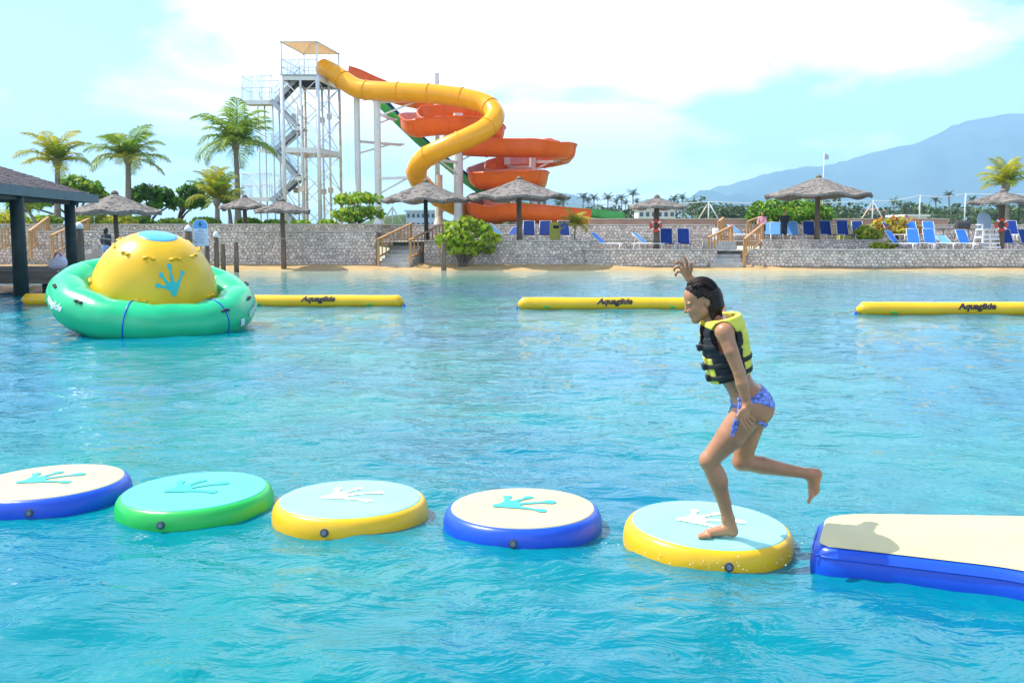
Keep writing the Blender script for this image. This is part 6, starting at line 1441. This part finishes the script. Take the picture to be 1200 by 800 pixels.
# ================================================================== OTHER PEOPLE
M_skd = mat('dark_skin', (0.10, 0.05, 0.03), rough=.5, var=.1); M_skl = mat('tan_skin', (0.42, 0.22, 0.14), rough=.5, var=.1); M_hrd = plain('black_hair', (0.012, 0.010, 0.010), rough=.5)
def person(px, base_y, Y, z, H_, face, label, skin, top, bottom, long_dress=False, lean=0.0, arm='down', short=True):
    p = at(px, base_y, Y=Y); t = thing('person', label, 'person', (p.x, p.y, z), (0, 0, R(face))); k = H_ / 1.7      # faces -Y
    def v(x, y_, zz): return np.array((x * k + lean * zz * .0, y_ * k - lean * max(0, zz - .9) * k, zz * k))
    B_ = SDF(); sh = 1.42
    B_.el(v(0, 0, 1.22), (.165 * k, .10 * k, .24 * k), None, .04); B_.el(v(0, 0, .98), (.15 * k, .11 * k, .14 * k), None, .06)
    for s in (-1, 1):
        B_.rc(v(s * .06, 0, 1.38), v(s * .18, 0, 1.37), .06 * k, .055 * k, .04)
        if arm == 'down': e, w = v(s * .24, .03, 1.10), v(s * .22, -.06, .86)
        elif arm == 'clasp': e, w = v(s * .25, -.02, 1.12), v(s * .05, -.18, 1.00)
        else: e, w = (v(s * .26, -.10, 1.14), v(s * .20, -.34, 1.05))
        B_.rc(v(s * .18, 0, 1.37), e, .05 * k, .04 * k, .02); B_.rc(e, w, .04 * k, .028 * k, .02); B_.el(w + (w - e) / np.linalg.norm(w - e) * .06 * k, (.035 * k, .03 * k, .05 * k), None, .02)
        B_.rc(v(s * .09, 0, .92), v(s * .10, -.02, .50), .085 * k, .058 * k, .03); B_.rc(v(s * .10, -.02, .50), v(s * .10, .02, .10), .055 * k, .036 * k, .03); B_.rc(v(s * .10, .03, .05), v(s * .11, -.13, .035), .042 * k, .032 * k, .02)
    B_.rc(v(0, 0, 1.40), v(0, -.015, 1.52), .055 * k, .05 * k, .03); B_.el(v(0, -.02, 1.60), (.075 * k, .092 * k, .115 * k), None, .02); B_.el(v(0, -.115, 1.585), (.014 * k, .02 * k, .022 * k), None, .01)
    lo_, hi_ = (-.42 * k, -.5 * k - lean, -.02), (.42 * k, .25 * k, 1.8 * k)
    D, ax_ = B_.field(lo_, hi_, .017); X, Y_, Z = ax_[0][:, None, None], ax_[1][None, :, None], ax_[2][None, None, :]
    V, Q = nets(D, lo_, .017); npmesh('body', V, Q, skin, t)
    def cloth(nm, reg, m, off=.022):
        V, Q = nets(np.maximum(D - off, reg), lo_, .017); npmesh(nm, V, Q, m, t)
    xl = np.abs(X) / k; zz = Z / k + 0 * X + 0 * Y_
    cloth('top', np.maximum(np.maximum(.95 - zz, zz - 1.43), xl - (.27 if short else .2) + np.maximum(0, 1.2 - zz) * .25) + 0 * D, top)
    cloth('skirt' if long_dress else 'shorts', np.maximum(np.maximum((.35 if long_dress else .58) - zz, zz - .97), xl - .185) + 0 * D, bottom, .04)
    hd = SDF(); hd.el(v(0, .0, 1.63), (.085 * k, .10 * k, .11 * k), None, .01); hd.rc(v(0, .06, 1.62), v(0, .07, 1.48), .06 * k, .045 * k, .03); Dh, _ = hd.field(lo_, hi_, .015)
    Xh, Yh, Zh = _[0][:, None, None], _[1][None, :, None], _[2][None, None, :]; Dh = np.maximum(Dh, -np.maximum(Yh + (.035 + lean * .7) * k + 0 * Xh, Zh - 1.655 * k)* -1 * -1 if False else np.minimum(-(Yh + .045 * k + lean * .7 * k), 1.66 * k - Zh) + 0 * Xh)
    V, Q = nets(Dh, lo_, .015); npmesh('hair', V, Q, M_hrd, t)
    return t
navy = mat('navy_cloth', (0.015, 0.018, 0.035), rough=.8); pink = mat('pink_cloth', (0.62, 0.30, 0.36), rough=.8); whitec = mat('white_cloth', (0.7, 0.7, 0.72), rough=.8); dkc = mat('charcoal_cloth', (0.03, 0.03, 0.045), rough=.8); bluew = mat('blue_white_cloth', (0.25, 0.33, 0.62), rough=.8, var=.5, scale=9)
person(918, 282, 42.8, Z_MID, 1.58, 5, 'person in dark navy clothes standing before the hedge with hands clasped', M_skl, navy, navy, True, 0, 'clasp')
person(893, 282, 43.0, Z_MID, 1.52, -25, 'person in pink top and dark shorts holding the stair rail', M_skl, pink, dkc, False, .12, 'fwd')
person(838, 287, 43.0, Z_MID - .35, 1.22, -40, 'child with dark hair and white shirt on the stone steps', M_skl, whitec, whitec, False, 0, 'down')
person(126, 312, 35.5, .25, 1.72, 160, 'person in dark top and blue shorts seen behind the green ring', M_skd, dkc, bluew, False, 0, 'down')
# ================================================================== THE AIR
hz = bpy.data.materials.new('thin_haze'); hz.use_nodes = True; t_ = hz.node_tree; t_.nodes.clear()
o_ = t_.nodes.new('ShaderNodeOutputMaterial'); v_ = t_.nodes.new('ShaderNodeVolumePrincipled')
v_.inputs['Color'].default_value = (0.40, 0.66, 1.0, 1); v_.inputs['Density'].default_value = 1.9e-4; v_.inputs['Anisotropy'].default_value = 0.0
t_.links.new(v_.outputs[0], o_.inputs['Volume'])
m_ = MB(); m_.box((0, 3500, 450 - 1.2), (19000, 15600, 904)); stuff(m_.build('haze', hz))
scene.cycles.volume_bounces = 2
